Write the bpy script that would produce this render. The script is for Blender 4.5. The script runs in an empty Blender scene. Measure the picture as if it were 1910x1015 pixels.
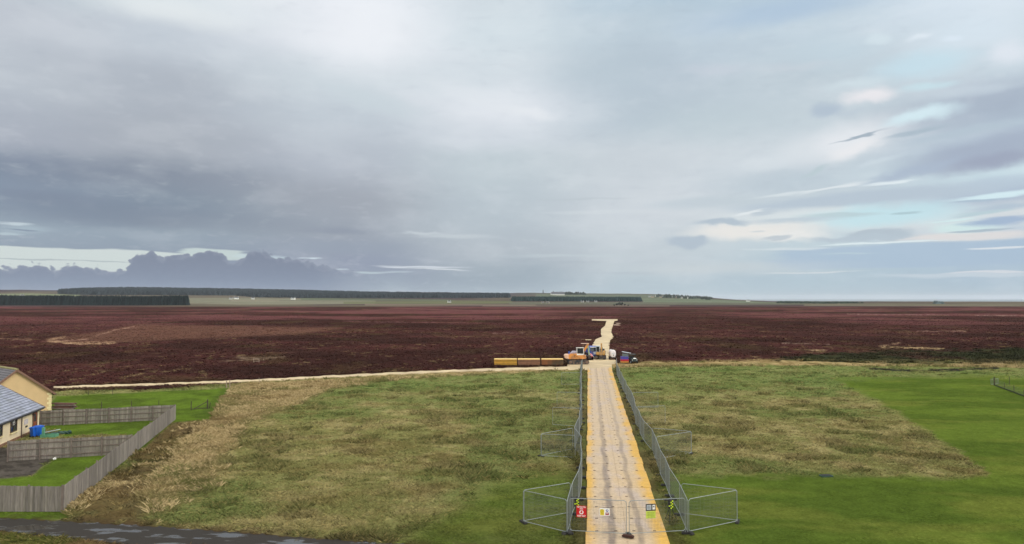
import bpy, math, random
import numpy as np
from mathutils import Vector, Matrix

random.seed(7)
C = bpy.context.scene.collection
sc = bpy.context.scene
R = math.radians

# ------------------------------------------------------------------ camera
F = 1245.0; CX = 955.0; CY = 507.5; HORIZON = 557.0; CAMZ = 14.2
PITCH = math.atan((HORIZON - CY) / F)
cam = bpy.data.cameras.new('camera'); camo = bpy.data.objects.new('camera', cam); C.objects.link(camo)
cam.sensor_width = 36; cam.lens = 36 * F / 1910
cam.clip_start = 0.5; cam.clip_end = 90000
camo.location = (0, 0, CAMZ); camo.rotation_euler = (R(90) + PITCH, 0, 0)
sc.camera = camo

def G(px, py, z=0.0):
    """the point at height z that the survey picture shows at px, py"""
    x, y, zz = px - CX, F, -(py - CY)
    c, s = math.cos(PITCH), math.sin(PITCH)
    y, zz = y * c - zz * s, y * s + zz * c
    t = (z - CAMZ) / zz
    return (x * t, y * t, z)

def lin(c):
    return tuple(((v / 255) / 12.92 if v / 255 <= .04045 else ((v / 255 + .055) / 1.055) ** 2.4) for v in c)

# ------------------------------------------------------------------ world
SUN_EL, SUN_AZ = R(34), R(104)       # azimuth clockwise from +Y
w = bpy.data.worlds.new('World'); sc.world = w; w.use_nodes = True
w.cycles.sampling_method = 'MANUAL'; w.cycles.sample_map_resolution = 512
nt = w.node_tree; nt.nodes.clear()
N, L = nt.nodes, nt.links
def node(t, **k):
    n = N.new(t)
    for a, b in k.items(): setattr(n, a, b)
    return n
def put(sock, v):
    if hasattr(v, 'links') or isinstance(v, bpy.types.NodeSocket): L.new(v, sock)
    else: sock.default_value = v
def m(op, a, b=None, c=None, clamp=False):
    n = node('ShaderNodeMath', operation=op, use_clamp=clamp)
    put(n.inputs[0], a)
    if b is not None: put(n.inputs[1], b)
    if c is not None: put(n.inputs[2], c)
    return n.outputs[0]
def vm(op, a, b=None, out=0):
    n = node('ShaderNodeVectorMath', operation=op)
    put(n.inputs[0], a)
    if b is not None: put(n.inputs[1], b)
    return n.outputs[out]
def mixc(f, a, b):
    n = node('ShaderNodeMix', data_type='RGBA')
    put(n.inputs[0], f)
    for s, v in ((n.inputs[6], a), (n.inputs[7], b)):
        put(s, (*v, 1) if isinstance(v, tuple) else v)
    return n.outputs[2]
def smooth(v, a, b, lo=0., hi=1.):
    n = node('ShaderNodeMapRange', interpolation_type='SMOOTHSTEP')
    put(n.inputs[0], v); n.inputs[1].default_value = a; n.inputs[2].default_value = b
    n.inputs[3].default_value = lo; n.inputs[4].default_value = hi
    return n.outputs[0]
def AE(px, py):
    x, y, z = px - CX, F, -(py - CY)
    c, s = math.cos(PITCH), math.sin(PITCH)
    y, z = y * c - z * s, y * s + z * c
    return math.degrees(math.atan2(x, y)), math.degrees(math.asin(z / math.sqrt(x * x + y * y + z * z)))

tc = node('ShaderNodeTexCoord')
sp = node('ShaderNodeSeparateXYZ'); L.new(tc.outputs['Generated'], sp.inputs[0])
X, Y, Z = sp.outputs
az = m('MULTIPLY', m('ARCTAN2', X, Y), 57.29578)
el = m('MULTIPLY', m('ARCSINE', Z), 57.29578)
cb = node('ShaderNodeCombineXYZ'); L.new(az, cb.inputs[0]); L.new(el, cb.inputs[1])
P0 = cb.outputs[0]
def noise(vec, scale, detail=3, rough=.5, off=0.):
    mp = node('ShaderNodeMapping'); L.new(vec, mp.inputs[0])
    mp.inputs['Scale'].default_value = (scale[0], scale[1], 1); mp.inputs['Location'].default_value = (off, off * .7, 0)
    n = node('ShaderNodeTexNoise'); n.noise_dimensions = '2D'
    n.inputs['Scale'].default_value = 1; n.inputs['Detail'].default_value = detail; n.inputs['Roughness'].default_value = rough
    L.new(mp.outputs[0], n.inputs[0])
    return n
def warp(scale, amt, detail, off):
    n = noise(P0, scale, detail, .55, off)
    v = vm('SUBTRACT', n.outputs['Color'], (.5, .5, .5))
    v = vm('MULTIPLY', v, (amt[0], amt[1], 0))
    return vm('ADD', P0, v)
PS = warp((.10, .20), (4.2, 2.0), 5, 3.)       # broad soft drift
PC = warp((.34, .6), (2.0, 1.0), 7, 11.)      # crisp edges
PT = warp((.16, 1.1), (5.0, .5), 6, 23.)       # streaks

def ramp(fac, stops):
    n = node('ShaderNodeValToRGB'); e = n.color_ramp.elements
    n.color_ramp.interpolation = 'EASE'
    stops = sorted(stops)
    e[0].position, e[0].color = stops[0][0], (*stops[0][1], 1)
    e[1].position, e[1].color = stops[-1][0], (*stops[-1][1], 1)
    for p, c in stops[1:-1]:
        k = e.new(p); k.color = (*c, 1)
    L.new(fac, n.inputs[0]); return n.outputs[0]
sps = node('ShaderNodeSeparateXYZ'); L.new(PS, sps.inputs[0])
elS = m('DIVIDE', sps.outputs[1], 32.0, clamp=True)
COL = {
 0:    [(0,(196,205,212)),(60,(188,200,208)),(130,(188,194,204)),(230,(182,189,199)),(310,(164,170,183)),(352,(124,135,154)),(400,(127,140,160)),(450,(146,160,176)),(520,(132,145,166)),(557,(136,150,172))],
 300:  [(0,(222,228,232)),(60,(214,222,228)),(120,(194,202,212)),(200,(172,179,190)),(300,(164,170,181)),(352,(130,139,155)),(400,(126,139,156)),(440,(142,156,172)),(520,(127,139,163)),(557,(135,149,172))],
 640:  [(0,(229,233,241)),(90,(224,228,236)),(165,(203,212,220)),(230,(189,198,208)),(300,(176,183,195)),(380,(156,162,174)),(430,(150,158,172)),(500,(138,148,170)),(557,(150,166,182))],
 930:  [(0,(207,217,225)),(60,(207,218,226)),(130,(208,217,225)),(205,(220,225,233)),(250,(206,213,222)),(300,(189,200,208)),(400,(179,190,200)),(470,(172,182,193)),(520,(150,165,179)),(557,(156,174,188))],
 1200: [(0,(176,196,212)),(60,(186,201,213)),(140,(180,193,206)),(220,(183,196,207)),(300,(198,206,214)),(400,(202,209,217)),(480,(189,199,208)),(557,(170,190,202))],
 1500: [(0,(178,198,215)),(100,(192,207,219)),(180,(188,201,211)),(240,(193,205,214)),(300,(202,211,219)),(360,(186,199,210)),(430,(212,220,224)),(465,(188,204,214)),(500,(173,193,207)),(557,(171,192,205))],
 1900: [(0,(209,223,235)),(80,(213,225,237)),(150,(206,217,227)),(205,(194,208,219)),(265,(166,178,195)),(320,(174,190,206)),(360,(197,216,226)),(405,(166,182,202)),(440,(208,214,220)),(480,(166,187,209)),(557,(165,187,203))],
}
cols = sorted(COL)
base = None; prev = None
for cx_ in cols:
    a = AE(cx_, 300)[0]
    st = [(min(1, max(0, AE(CX, y)[1] / 32.0)), lin(c)) for y, c in COL[cx_]]
    r = ramp(elS, st)
    if base is None: base = r
    else: base = mixc(smooth(sps.outputs[0], prev, a), base, r)
    prev = a
# gentle mottling of the cloud sheet
mot = noise(P0, (.16, .42), 6, .55, 40.).outputs[0]
base = mixc(m('MULTIPLY', smooth(mot, .45, .75), .12), base, lin((232, 236, 242)))
base = mixc(m('MULTIPLY', smooth(mot, .52, .28), .05), base, lin((140, 152, 172)))

fine_ = noise(PC, (.5, 1.6), 6, .6, 55.).outputs[0]
base = mixc(m('MULTIPLY', smooth(fine_, .55, .75), .07), base, lin((236, 240, 244)))
base = mixc(m('MULTIPLY', smooth(fine_, .45, .25), .07), base, lin((128, 140, 160)))

def feat(col, cx_, cy_, rx, ry, rot=0, inner=.3, color=(255, 255, 255), op=1., co='S', box=False):
    a, e = AE(cx_, cy_)
    k = math.degrees(1 / F)
    mp = node('ShaderNodeMapping', vector_type='TEXTURE'); L.new(COORD[co], mp.inputs[0])
    mp.inputs['Location'].default_value = (a, e, 0); mp.inputs['Rotation'].default_value = (0, 0, R(rot))
    kx = k * math.cos(R(a)) ** 2
    mp.inputs['Scale'].default_value = (rx * kx, ry * k * math.cos(R(a)), 1)
    v = mp.outputs[0]
    if box: v = vm('MULTIPLY', v, v)
    d = vm('LENGTH', v, out=1)
    return mixc(smooth(d, inner, 1., op, 0.), col, lin(color))
sky = base
COORD = {'S': PS, 'C': PC, 'T': PT}
def chain(c):
    # keeps the shader evaluating in order (a negligible offset), so its stack stays small
    for q, p in (('S', PS), ('C', PC), ('T', PT)):
        n = node('ShaderNodeVectorMath', operation='MULTIPLY_ADD'); L.new(c, n.inputs[0]); n.inputs[1].default_value = (1e-6, 1e-6, 0); L.new(p, n.inputs[2]); COORD[q] = n.outputs[0]
W = (236, 238, 244); PALE = (226, 229, 235)
F_ = [
 # the dark shelf of cloud on the left
 (190,398,340,40,0,.15,(117,129,149),.75,'T'), (430,415,300,30,-2,.1,(130,139,155),.45,'S'), (70,366,200,18,0,.1,(120,130,150),.5,'T'),
 (690,60,170,110,0,.1,(236,239,245),.65,'S'), (330,25,200,40,0,.1,(226,231,234),.6,'S'), (700,190,150,28,-12,.1,(197,208,216),.7,'C'), (560,250,260,45,-10,.1,(186,194,204),.4,'S'),
 (985,210,80,15,-6,.1,(226,230,236),.8,'C'), (900,180,160,30,-12,.1,(222,227,234),.5,'S'), (1130,130,190,75,0,.1,(180,195,206),.55,'S'),
 (40,428,90,14,0,.2,(160,177,190),.85,'T'), (20,416,50,5,0,.3,(194,207,216),.8,'T'), (30,430,60,3,-2,.4,(128,141,162),.9,'T'), (20,437,60,3,0,.3,(176,192,202),.8,'T'),
 (620,462,240,20,0,.1,(143,154,172),.55,'T'), (850,440,90,7,0,.2,(194,202,210),.7,'T'), (790,434,60,6,0,.2,(196,204,212),.7,'C'), (640,430,120,10,0,.2,(132,141,160),.5,'T'),
 # bright slot above the far bank
 (100,484,330,22,0,.72,(200,210,211),1,'T',True), (400,474,90,11,0,.5,(196,210,210),.85,'T',True), (500,480,60,8,0,.4,(196,214,222),.6,'T'),
 (60,484,110,2.2,0,.4,(160,172,180),.7,'T'), (190,488,90,2,0,.4,(160,172,180),.7,'T'),
 # right side, high
 (1460,20,260,40,0,.1,(168,190,214),.7,'S'), (1560,100,160,40,0,.1,(190,208,220),.5,'S'),
 (1800,60,160,60,0,.1,(212,226,238),.6,'S'), (1640,72,40,12,0,.2,(208,222,231),.8,'C'), (1715,70,32,9,0,.2,(218,228,238),.9,'C'), (1770,72,30,7,0,.2,(216,228,240),.8,'C'),
 (1720,120,150,34,0,.1,(194,219,232),.8,'C'), (1880,100,60,40,0,.1,(222,228,238),.8,'C'), (1730,160,70,14,0,.1,(196,222,232),.7,'C'),
 (1330,130,90,14,-4,.1,(196,204,216),.6,'C'), (1480,125,120,14,-4,.1,(198,206,216),.5,'C'), (1330,230,200,60,0,.1,(186,200,208),.5,'S'),
 (1620,178,80,20,0,.2,(230,228,233),.95,'C'), (1600,155,90,14,0,.1,(206,220,228),.7,'C'), (1800,170,140,16,0,.1,(198,210,221),.6,'T'),
 (1580,262,170,44,13,.05,(226,229,235),.9,'C'), (1590,278,80,20,14,.1,(232,232,236),.8,'C'), (1440,300,120,24,10,.1,(214,221,228),.6,'C'), (1720,215,110,17,5,.2,(208,229,238),.95,'C'),
 (1538,206,44,22,0,.35,(174,188,204),.95,'C'), (1580,212,40,8,0,.2,(186,198,210),.7,'C'), (1520,318,30,8,28,.2,(182,198,206),.9,'C'), (1640,300,60,9,18,.2,(200,212,222),.7,'C'),
 (1830,285,230,42,8,.25,(160,171,191),.95,'C'), (1860,300,150,24,6,.2,(152,160,182),.9,'C'), (1700,322,130,16,12,.2,(166,180,200),.85,'C'), (1800,245,170,14,5,.2,(176,191,205),.9,'T'),
 (1700,246,90,6,6,.2,(166,182,196),.9,'T'), (1600,255,66,3.6,14,.25,(158,172,186),.95,'T'), (1860,340,120,14,4,.2,(180,196,212),.7,'T'),
 # right side, low banks and gaps
 (1560,350,110,5,7,.2,(218,225,231),.9,'T'), (1640,343,60,4,4,.2,(222,232,238),.9,'T'), (1450,364,90,4,4,.2,(214,222,228),.8,'T'), (1600,353,40,6,10,.2,(190,202,212),.8,'T'),
 (1590,371,330,18,2,.35,(177,191,206),.9,'T'), (1320,378,180,16,0,.2,(186,198,208),.7,'T'), (1400,397,60,4,8,.2,(222,228,233),.9,'T'), (1430,398,40,7,8,.3,(184,196,208),.8,'T'),
 (1650,402,220,30,0,.25,(190,221,231),.9,'C'), (1800,424,90,20,0,.3,(204,226,228),.9,'C'), (1560,402,110,6,0,.3,(180,200,208),.8,'T'), (1480,412,120,7,0,.3,(182,196,208),.8,'T'),
 (1400,431,160,22,0,.3,(228,226,224),.95,'C'), (1480,441,90,15,0,.2,(228,228,228),.9,'C'), (1800,441,220,12,0,.3,(218,215,216),.9,'T'),
 (1345,415,75,9,0,.35,(174,188,202),.95,'C'), (1420,430,24,2,0,.3,(200,206,212),.8,'T'),
 (1284,451,50,16,0,.5,(172,186,201),.95,'C'), (1450,444,42,6,2,.4,(188,197,206),.95,'C'), (1640,438,80,14,0,.5,(174,188,201),.95,'C'), (1600,444,130,8,0,.4,(178,192,205),.9,'C'),
 (1860,364,120,9,2,.3,(208,230,238),.95,'T'), (1830,373,80,4,0,.3,(166,185,203),.9,'T'), (1870,387,110,9,2,.3,(172,189,206),.9,'T'), (1690,398,40,3,0,.3,(164,190,200),.8,'T'),
 (1820,399,70,6,4,.3,(178,200,210),.9,'T'), (1860,414,100,10,3,.4,(155,176,204),.95,'T'), (1820,430,80,3,1,.3,(165,182,196),.95,'T'), (1780,411,60,3,3,.3,(206,228,232),.9,'T'),
 (1720,476,360,25,0,.55,(163,185,208),.8,'T',True), (1650,453,170,2.4,0,.4,(218,230,236),.9,'T'), (1480,464,110,4,0,.2,(212,220,226),.7,'T'), (1590,472,90,3,0,.3,(184,202,214),.6,'T'),
 (1860,461,110,3,0,.3,(214,220,228),.95,'T'), (1500,508,150,2.6,0,.3,(208,215,222),.8,'T'), (1800,514,260,6,0,.3,(194,206,218),.8,'T'), (1850,509,120,2.5,0,.3,(212,216,224),.8,'T'),
 (1090,478,200,5,0,.2,(190,201,209),.6,'T'), (1000,490,160,4,0,.2,(166,178,190),.6,'T'), (1350,500,300,20,0,.1,(198,206,212),.6,'T'), (1180,510,90,5,0,.2,(172,184,196),.5,'T'), (1120,395,150,5,0,.2,(206,213,220),.5,'T'), (1080,372,120,3,0,.2,(180,190,198),.5,'T'),
]
for k_, f in enumerate(F_):
    if k_ % 8 == 0: chain(sky)
    f = list(f) + [False] * (10 - len(f))
    sky = feat(sky, *f[:4], rot=f[4], inner=f[5], color=f[6], op=f[7], co=f[8], box=f[9])
chain(sky)
# lumpy far cloud bank low on the left
bank = [(-300,505),(0,497),(35,495),(70,491),(110,500),(135,493),(175,498),(200,504),(222,503),(240,488),(262,471),(285,466),(300,478),(318,472),(345,473),(372,467),(395,463),(415,473),(440,486),(455,476),(480,466),(510,476),(545,481),(600,493),(680,512),(740,535),(790,560)]
a0, a1 = AE(-300, 500)[0], AE(800, 500)[0]; e0, e1 = 0., 6.
spc = node('ShaderNodeSeparateXYZ'); L.new(warp((2.0, 2.6), (.45, .38), 6, 61.), spc.inputs[0])
fc = node('ShaderNodeFloatCurve'); cv = fc.mapping.curves[0]
pts = []
for x, y in bank:
    a, e = AE(x, y); pts.append(((a - a0) / (a1 - a0), max(0, min(1, (e - e0) / (e1 - e0)))))
cv.points[0].location = pts[0]; cv.points[1].location = pts[-1]
for p in pts[1:-1]: cv.points.new(*p)
fc.mapping.update()
L.new(m('DIVIDE', m('SUBTRACT', spc.outputs[0], a0), a1 - a0, clamp=True), fc.inputs['Value'])
top = m('MULTIPLY', fc.outputs[0], e1)
vo = node('ShaderNodeTexVoronoi', feature='SMOOTH_F1', voronoi_dimensions='2D'); vo.inputs['Scale'].default_value = 1.; vo.inputs['Smoothness'].default_value = .35
mpv = node('ShaderNodeMapping'); L.new(PC, mpv.inputs[0]); mpv.inputs['Scale'].default_value = (1.7, 2.1, 1); L.new(mpv.outputs[0], vo.inputs['Vector'])
lump = m('MULTIPLY', m('SUBTRACT', .28, vo.outputs['Distance']), .55)
edge = m('ADD', m('SUBTRACT', top, spc.outputs[1]), lump)
bm_ = smooth(edge, -.06, .13)
bm_ = m('MULTIPLY', bm_, smooth(az, AE(560, 500)[0], AE(770, 500)[0], 1, 0))
bm_ = m('MULTIPLY', bm_, smooth(az, -75, -60))
bankc = mixc(smooth(el, 0.2, 3.6), lin((124, 139, 164)), lin((119, 129, 151)))
bankc = mixc(m('MULTIPLY', smooth(edge, .5, .0), .45), bankc, lin((150, 158, 176)))
bankc = mixc(m('MULTIPLY', smooth(vo.outputs['Distance'], .15, .6), .07), bankc, lin((104, 116, 142)))
sky = mixc(bm_, sky, bankc)
for f in [(790,498,110,3.2,-1,.3,(205,212,222),.9,'T'), (815,503,70,2.4,-2,.3,(208,214,222),.9,'T'), (690,509,50,4,0,.4,(182,198,206),.8,'T'), (745,508,50,3,0,.3,(176,190,202),.8,'T'), (570,481,16,3,0,.3,(204,218,228),.9,'T'), (640,502,14,3,0,.3,(184,198,210),.8,'T')]:
    sky = feat(sky, *f[:4], rot=f[4], inner=f[5], color=f[6], op=f[7], co=f[8])
# unseen sky behind the camera and overhead, brightened to light the ground
ml = noise(P0, (.03, .06), 5, .55, 80.).outputs[0]
back = mixc(smooth(ml, .35, .65), lin((196, 206, 218)), lin((255, 253, 248)))
back = vm('MULTIPLY', back, (1.9, 1.86, 1.78))
dirf = m('MAXIMUM', smooth(m('ABSOLUTE', az), 50, 95), smooth(el, 31, 50))
sky = mixc(dirf, sky, back)
st = node('ShaderNodeTexSky', sky_type='NISHITA'); st.sun_disc = False
st.sun_elevation = SUN_EL; st.sun_rotation = SUN_AZ; st.altitude = 50; st.air_density = 1.2; st.dust_density = 2
sky = vm('MULTIPLY', sky, (1.0, 1.0, .982))
bgA = node('ShaderNodeBackground'); L.new(sky, bgA.inputs[0]); bgA.inputs[1].default_value = 1.09
bgB = node('ShaderNodeBackground'); L.new(st.outputs[0], bgB.inputs[0]); bgB.inputs[1].default_value = .1
mx = node('ShaderNodeMixShader'); mx.inputs[0].default_value = .05
L.new(bgA.outputs[0], mx.inputs[1]); L.new(bgB.outputs[0], mx.inputs[2])
wo = node('ShaderNodeOutputWorld'); L.new(mx.outputs[0], wo.inputs[0])

sun = bpy.data.lights.new('sun', 'SUN'); suno = bpy.data.objects.new('sun', sun); C.objects.link(suno)
sun.energy = 1.2; sun.angle = R(14); sun.color = (1, .95, .87)
sd = Vector((math.sin(SUN_AZ) * math.cos(SUN_EL), math.cos(SUN_AZ) * math.cos(SUN_EL), math.sin(SUN_EL)))
suno.rotation_euler = sd.to_track_quat('Z', 'Y').to_euler(); suno.location = (30, -40, 60)
sc.view_settings.view_transform = 'Standard'; sc.view_settings.look = 'None'
sc.view_settings.exposure = 0; sc.view_settings.gamma = 1
sc.cycles.max_bounces = 5; sc.cycles.volume_bounces = 0
sc.cycles.use_denoising = True

# ------------------------------------------------------------------ helpers
def tag(o, label=None, cat=None, group=None, kind=None):
    if label: o['label'] = label
    if cat: o['category'] = cat
    if group: o['group'] = group
    if kind: o['kind'] = kind
    return o
def thing(name, label, cat, loc=(0, 0, 0), rz=0, group=None):
    o = bpy.data.objects.new(name, None); C.objects.link(o); o.empty_display_size = .3
    o.location = loc; o.rotation_euler = (0, 0, rz)
    return tag(o, label, cat, group)
def children(o):
    return [c for c in bpy.data.objects if c.parent == o]
def copy_tree(o, parent=None):
    c = o.copy(); C.objects.link(c); c.parent = parent
    for ch in children(o): copy_tree(ch, c)
    return c

class MB:
    def __init__(s): s.v = []; s.f = []; s.c = []; s.sm = []
    def add(s, vs, fs, tint=1., smooth=False):
        b = len(s.v); s.v += [tuple(q) for q in vs]
        for f in fs: s.f.append(tuple(b + i for i in f)); s.c.append(tint); s.sm.append(smooth)
        return s
    def box(s, c, d, rz=0, tint=1., M=None, taper=1.):
        x, y, z = d[0] / 2, d[1] / 2, d[2] / 2
        vs = [Vector((a * x * (taper if e > 0 else 1), b * y * (taper if e > 0 else 1), e * z)) for a, b, e in ((-1,-1,-1),(1,-1,-1),(1,1,-1),(-1,1,-1),(-1,-1,1),(1,-1,1),(1,1,1),(-1,1,1))]
        rm = Matrix.Rotation(rz, 3, 'Z') if M is None else M
        vs = [rm @ v + Vector(c) for v in vs]
        return s.add(vs, [(0,3,2,1),(4,5,6,7),(0,1,5,4),(1,2,6,5),(2,3,7,6),(3,0,4,7)], tint)
    def tube(s, a, b, r, n=8, r2=None, caps=True, tint=1.):
        a, b = Vector(a), Vector(b); d = (b - a)
        if d.length < 1e-6: return s
        q = d.to_track_quat('Z', 'Y'); r2 = r if r2 is None else r2
        vs = []
        for p, rr in ((a, r), (b, r2)):
            for i in range(n):
                t = 2 * math.pi * i / n; vs.append(p + q @ Vector((math.cos(t) * rr, math.sin(t) * rr, 0)))
        s.add(vs, [(i, (i + 1) % n, n + (i + 1) % n, n + i) for i in range(n)], tint, True)
        if caps: s.add(vs, [tuple(range(n))[::-1], tuple(range(n, 2 * n))], tint)
        return s
    def path(s, ps, r, n=8, tint=1.):
        for a, b in zip(ps, ps[1:]): s.tube(a, b, r, n, tint=tint)
        return s
    def bar(s, a, b, w_, h_, tint=1.):
        a, b = Vector(a), Vector(b); d = b - a; x = d.normalized()
        up = Vector((0, 0, 1)) if abs(x.z) < .95 else Vector((0, 1, 0))
        y = up.cross(x).normalized(); z = x.cross(y)
        M = Matrix((x, y, z)).transposed()
        return s.box((a + b) / 2, (d.length, w_, h_), M=M, tint=tint)
    def prism(s, poly, axis, t0, t1, tint=1.):
        """poly: 2-D outline; axis 'y': outline in xz, 'x': outline in yz, 'z': in xy"""
        def mk(p, t): return {'y': (p[0], t, p[1]), 'x': (t, p[0], p[1]), 'z': (p[0], p[1], t)}[axis]
        n = len(poly); vs = [mk(p, t0) for p in poly] + [mk(p, t1) for p in poly]
        return s.add(vs, [tuple(range(n)), tuple(range(n, 2 * n))[::-1]] + [(i, n + i, n + (i + 1) % n, (i + 1) % n) for i in range(n)], tint)
    def build(s, name, mat, parent=None, bevel=0):
        me = bpy.data.meshes.new(name); me.from_pydata(s.v, [], s.f); me.materials.append(mat)
        me.polygons.foreach_set('use_smooth', s.sm)
        if any(abs(c - 1) > 1e-6 for c in s.c):
            at = me.attributes.new('tint', 'FLOAT', 'FACE'); at.data.foreach_set('value', s.c)
        import bmesh
        b = bmesh.new(); b.from_mesh(me); bmesh.ops.recalc_face_normals(b, faces=b.faces); b.to_mesh(me); b.free()
        me.update()
        o = bpy.data.objects.new(name, me); C.objects.link(o)
        if parent: o.parent = parent
        if bevel:
            bv = o.modifiers.new('bevel', 'BEVEL'); bv.width = bevel; bv.segments = 2; bv.limit_method = 'ANGLE'
        return o

MATS = {}
def mat(name, color, rough=.7, metal=0., var=.15, scale=3., bump=0., bscale=30., tint=False, spec=.4, stretch=(1, 1, 1), second=None, sscale=1., samt=.5, coords='Object'):
    if name in MATS: return MATS[name]
    M = bpy.data.materials.new(name); M.use_nodes = True; t = M.node_tree; b = t.nodes['Principled BSDF']
    b.inputs['Roughness'].default_value = rough; b.inputs['Metallic'].default_value = metal
    b.inputs['Specular IOR Level'].default_value = spec
    co = t.nodes.new('ShaderNodeTexCoord'); mp = t.nodes.new('ShaderNodeMapping'); mp.inputs['Scale'].default_value = stretch
    t.links.new(co.outputs[coords], mp.inputs[0])
    def nz(s, d=5):
        n = t.nodes.new('ShaderNodeTexNoise'); n.inputs['Scale'].default_value = s; n.inputs['Detail'].default_value = d
        t.links.new(mp.outputs[0], n.inputs[0]); return n.outputs[0]
    rr = t.nodes.new('ShaderNodeMapRange'); t.links.new(nz(scale), rr.inputs[0])
    rr.inputs[1].default_value = .3; rr.inputs[2].default_value = .7; rr.inputs[3].default_value = 1 - var; rr.inputs[4].default_value = 1 + var
    col = t.nodes.new('ShaderNodeRGB'); col.outputs[0].default_value = (*color, 1); cur = col.outputs[0]
    if second is not None:
        r2 = t.nodes.new('ShaderNodeMapRange'); t.links.new(nz(sscale, 6), r2.inputs[0])
        r2.inputs[1].default_value = .45; r2.inputs[2].default_value = .62; r2.inputs[4].default_value = samt
        mx_ = t.nodes.new('ShaderNodeMix'); mx_.data_type = 'RGBA'
        t.links.new(r2.outputs[0], mx_.inputs[0]); t.links.new(cur, mx_.inputs[6]); mx_.inputs[7].default_value = (*second, 1); cur = mx_.outputs[2]
    v = rr.outputs[0]
    if tint:
        at = t.nodes.new('ShaderNodeAttribute'); at.attribute_name = 'tint'
        mm = t.nodes.new('ShaderNodeMath'); mm.operation = 'MULTIPLY'; t.links.new(v, mm.inputs[0]); t.links.new(at.outputs['Fac'], mm.inputs[1]); v = mm.outputs[0]
    mu = t.nodes.new('ShaderNodeVectorMath'); mu.operation = 'SCALE'; t.links.new(cur, mu.inputs[0]); t.links.new(v, mu.inputs['Scale'])
    t.links.new(mu.outputs[0], b.inputs['Base Color'])
    if bump:
        bn = t.nodes.new('ShaderNodeBump'); bn.inputs['Strength'].default_value = bump; bn.inputs['Distance'].default_value = .03
        t.links.new(nz(bscale), bn.inputs['Height']); t.links.new(bn.outputs[0], b.inputs['Normal'])
    MATS[name] = M; return M

def attr_mat(name, rough=.9, fine=((1.5, .35), (9, .3)), bump=.6, translucent=0., spec=.2, bdist=.08):
    """surface whose colour per vertex comes from the mesh, broken up by fine noise"""
    M = bpy.data.materials.new(name); M.use_nodes = True; t = M.node_tree; b = t.nodes['Principled BSDF']
    b.inputs['Roughness'].default_value = rough; b.inputs['Specular IOR Level'].default_value = spec
    at = t.nodes.new('ShaderNodeAttribute'); at.attribute_name = 'zone'
    ge = t.nodes.new('ShaderNodeNewGeometry'); v = None; hs = []
    for s, a in fine:
        n = t.nodes.new('ShaderNodeTexNoise'); n.inputs['Scale'].default_value = s; n.inputs['Detail'].default_value = 5; n.inputs['Roughness'].default_value = .65
        t.links.new(ge.outputs['Position'], n.inputs[0]); hs.append(n.outputs[0])
        r_ = t.nodes.new('ShaderNodeMapRange'); t.links.new(n.outputs[0], r_.inputs[0])
        r_.inputs[1].default_value = .3; r_.inputs[2].default_value = .7; r_.inputs[3].default_value = 1 - a; r_.inputs[4].default_value = 1 + a
        if v is None: v = r_.outputs[0]
        else:
            k = t.nodes.new('ShaderNodeMath'); k.operation = 'MULTIPLY'; t.links.new(v, k.inputs[0]); t.links.new(r_.outputs[0], k.inputs[1]); v = k.outputs[0]
    mu = t.nodes.new('ShaderNodeVectorMath'); mu.operation = 'SCALE'; t.links.new(at.outputs['Color'], mu.inputs[0])
    if v is None: mu.inputs['Scale'].default_value = 1
    else: t.links.new(v, mu.inputs['Scale'])
    t.links.new(mu.outputs[0], b.inputs['Base Color'])
    if bump and hs:
        bn = t.nodes.new('ShaderNodeBump'); bn.inputs['Strength'].default_value = bump; bn.inputs['Distance'].default_value = bdist
        t.links.new(hs[-1], bn.inputs['Height']); t.links.new(bn.outputs[0], b.inputs['Normal'])
    return M

def big_mesh(name, verts, faces, mat_, vcol=None, smooth=True):
    """numpy verts (n,3), faces (k,3|4)"""
    me = bpy.data.meshes.new(name); k, q = faces.shape
    me.vertices.add(len(verts)); me.vertices.foreach_set('co', verts.astype(np.float32).ravel())
    me.loops.add(k * q); me.loops.foreach_set('vertex_index', faces.astype(np.int32).ravel())
    me.polygons.add(k); me.polygons.foreach_set('loop_start', np.arange(0, k * q, q, dtype=np.int32))
    me.polygons.foreach_set('use_smooth', np.full(k, smooth))
    if vcol is not None:
        a = me.attributes.new('zone', 'FLOAT_COLOR', 'POINT')
        a.data.foreach_set('color', np.concatenate([vcol, np.ones((len(vcol), 1))], 1).astype(np.float32).ravel())
    me.materials.append(mat_); me.update(calc_edges=True)
    o = bpy.data.objects.new(name, me); C.objects.link(o); return o

# value noise for laying out the land
def vnoise(x, y, seed=0):
    xi = np.floor(x).astype(np.int64); yi = np.floor(y).astype(np.int64); fx = x - xi; fy = y - yi
    fx = fx * fx * (3 - 2 * fx); fy = fy * fy * (3 - 2 * fy)
    def h(a, b):
        n = (a * 374761393 + b * 668265263 + seed * 1442695041) & 0x7fffffff
        n = ((n ^ (n >> 13)) * 1274126177) & 0x7fffffff
        return ((n ^ (n >> 16)) & 0xffff) / 65535.0
    a, b, c, d = h(xi, yi), h(xi + 1, yi), h(xi, yi + 1), h(xi + 1, yi + 1)
    return (a * (1 - fx) + b * fx) * (1 - fy) + (c * (1 - fx) + d * fx) * fy
def fbm(x, y, o=4, seed=0, g=.5):
    s = 0; a = 1; t = 0
    for i in range(o):
        s = s + a * vnoise(x + 17.3 * i, y - 9.1 * i, seed + i); t += a; a *= g; x = x * 2.03; y = y * 2.03
    return s / t
def sst(v, a, b):
    t = np.clip((v - a) / (b - a), 0, 1); return t * t * (3 - 2 * t)
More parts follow.
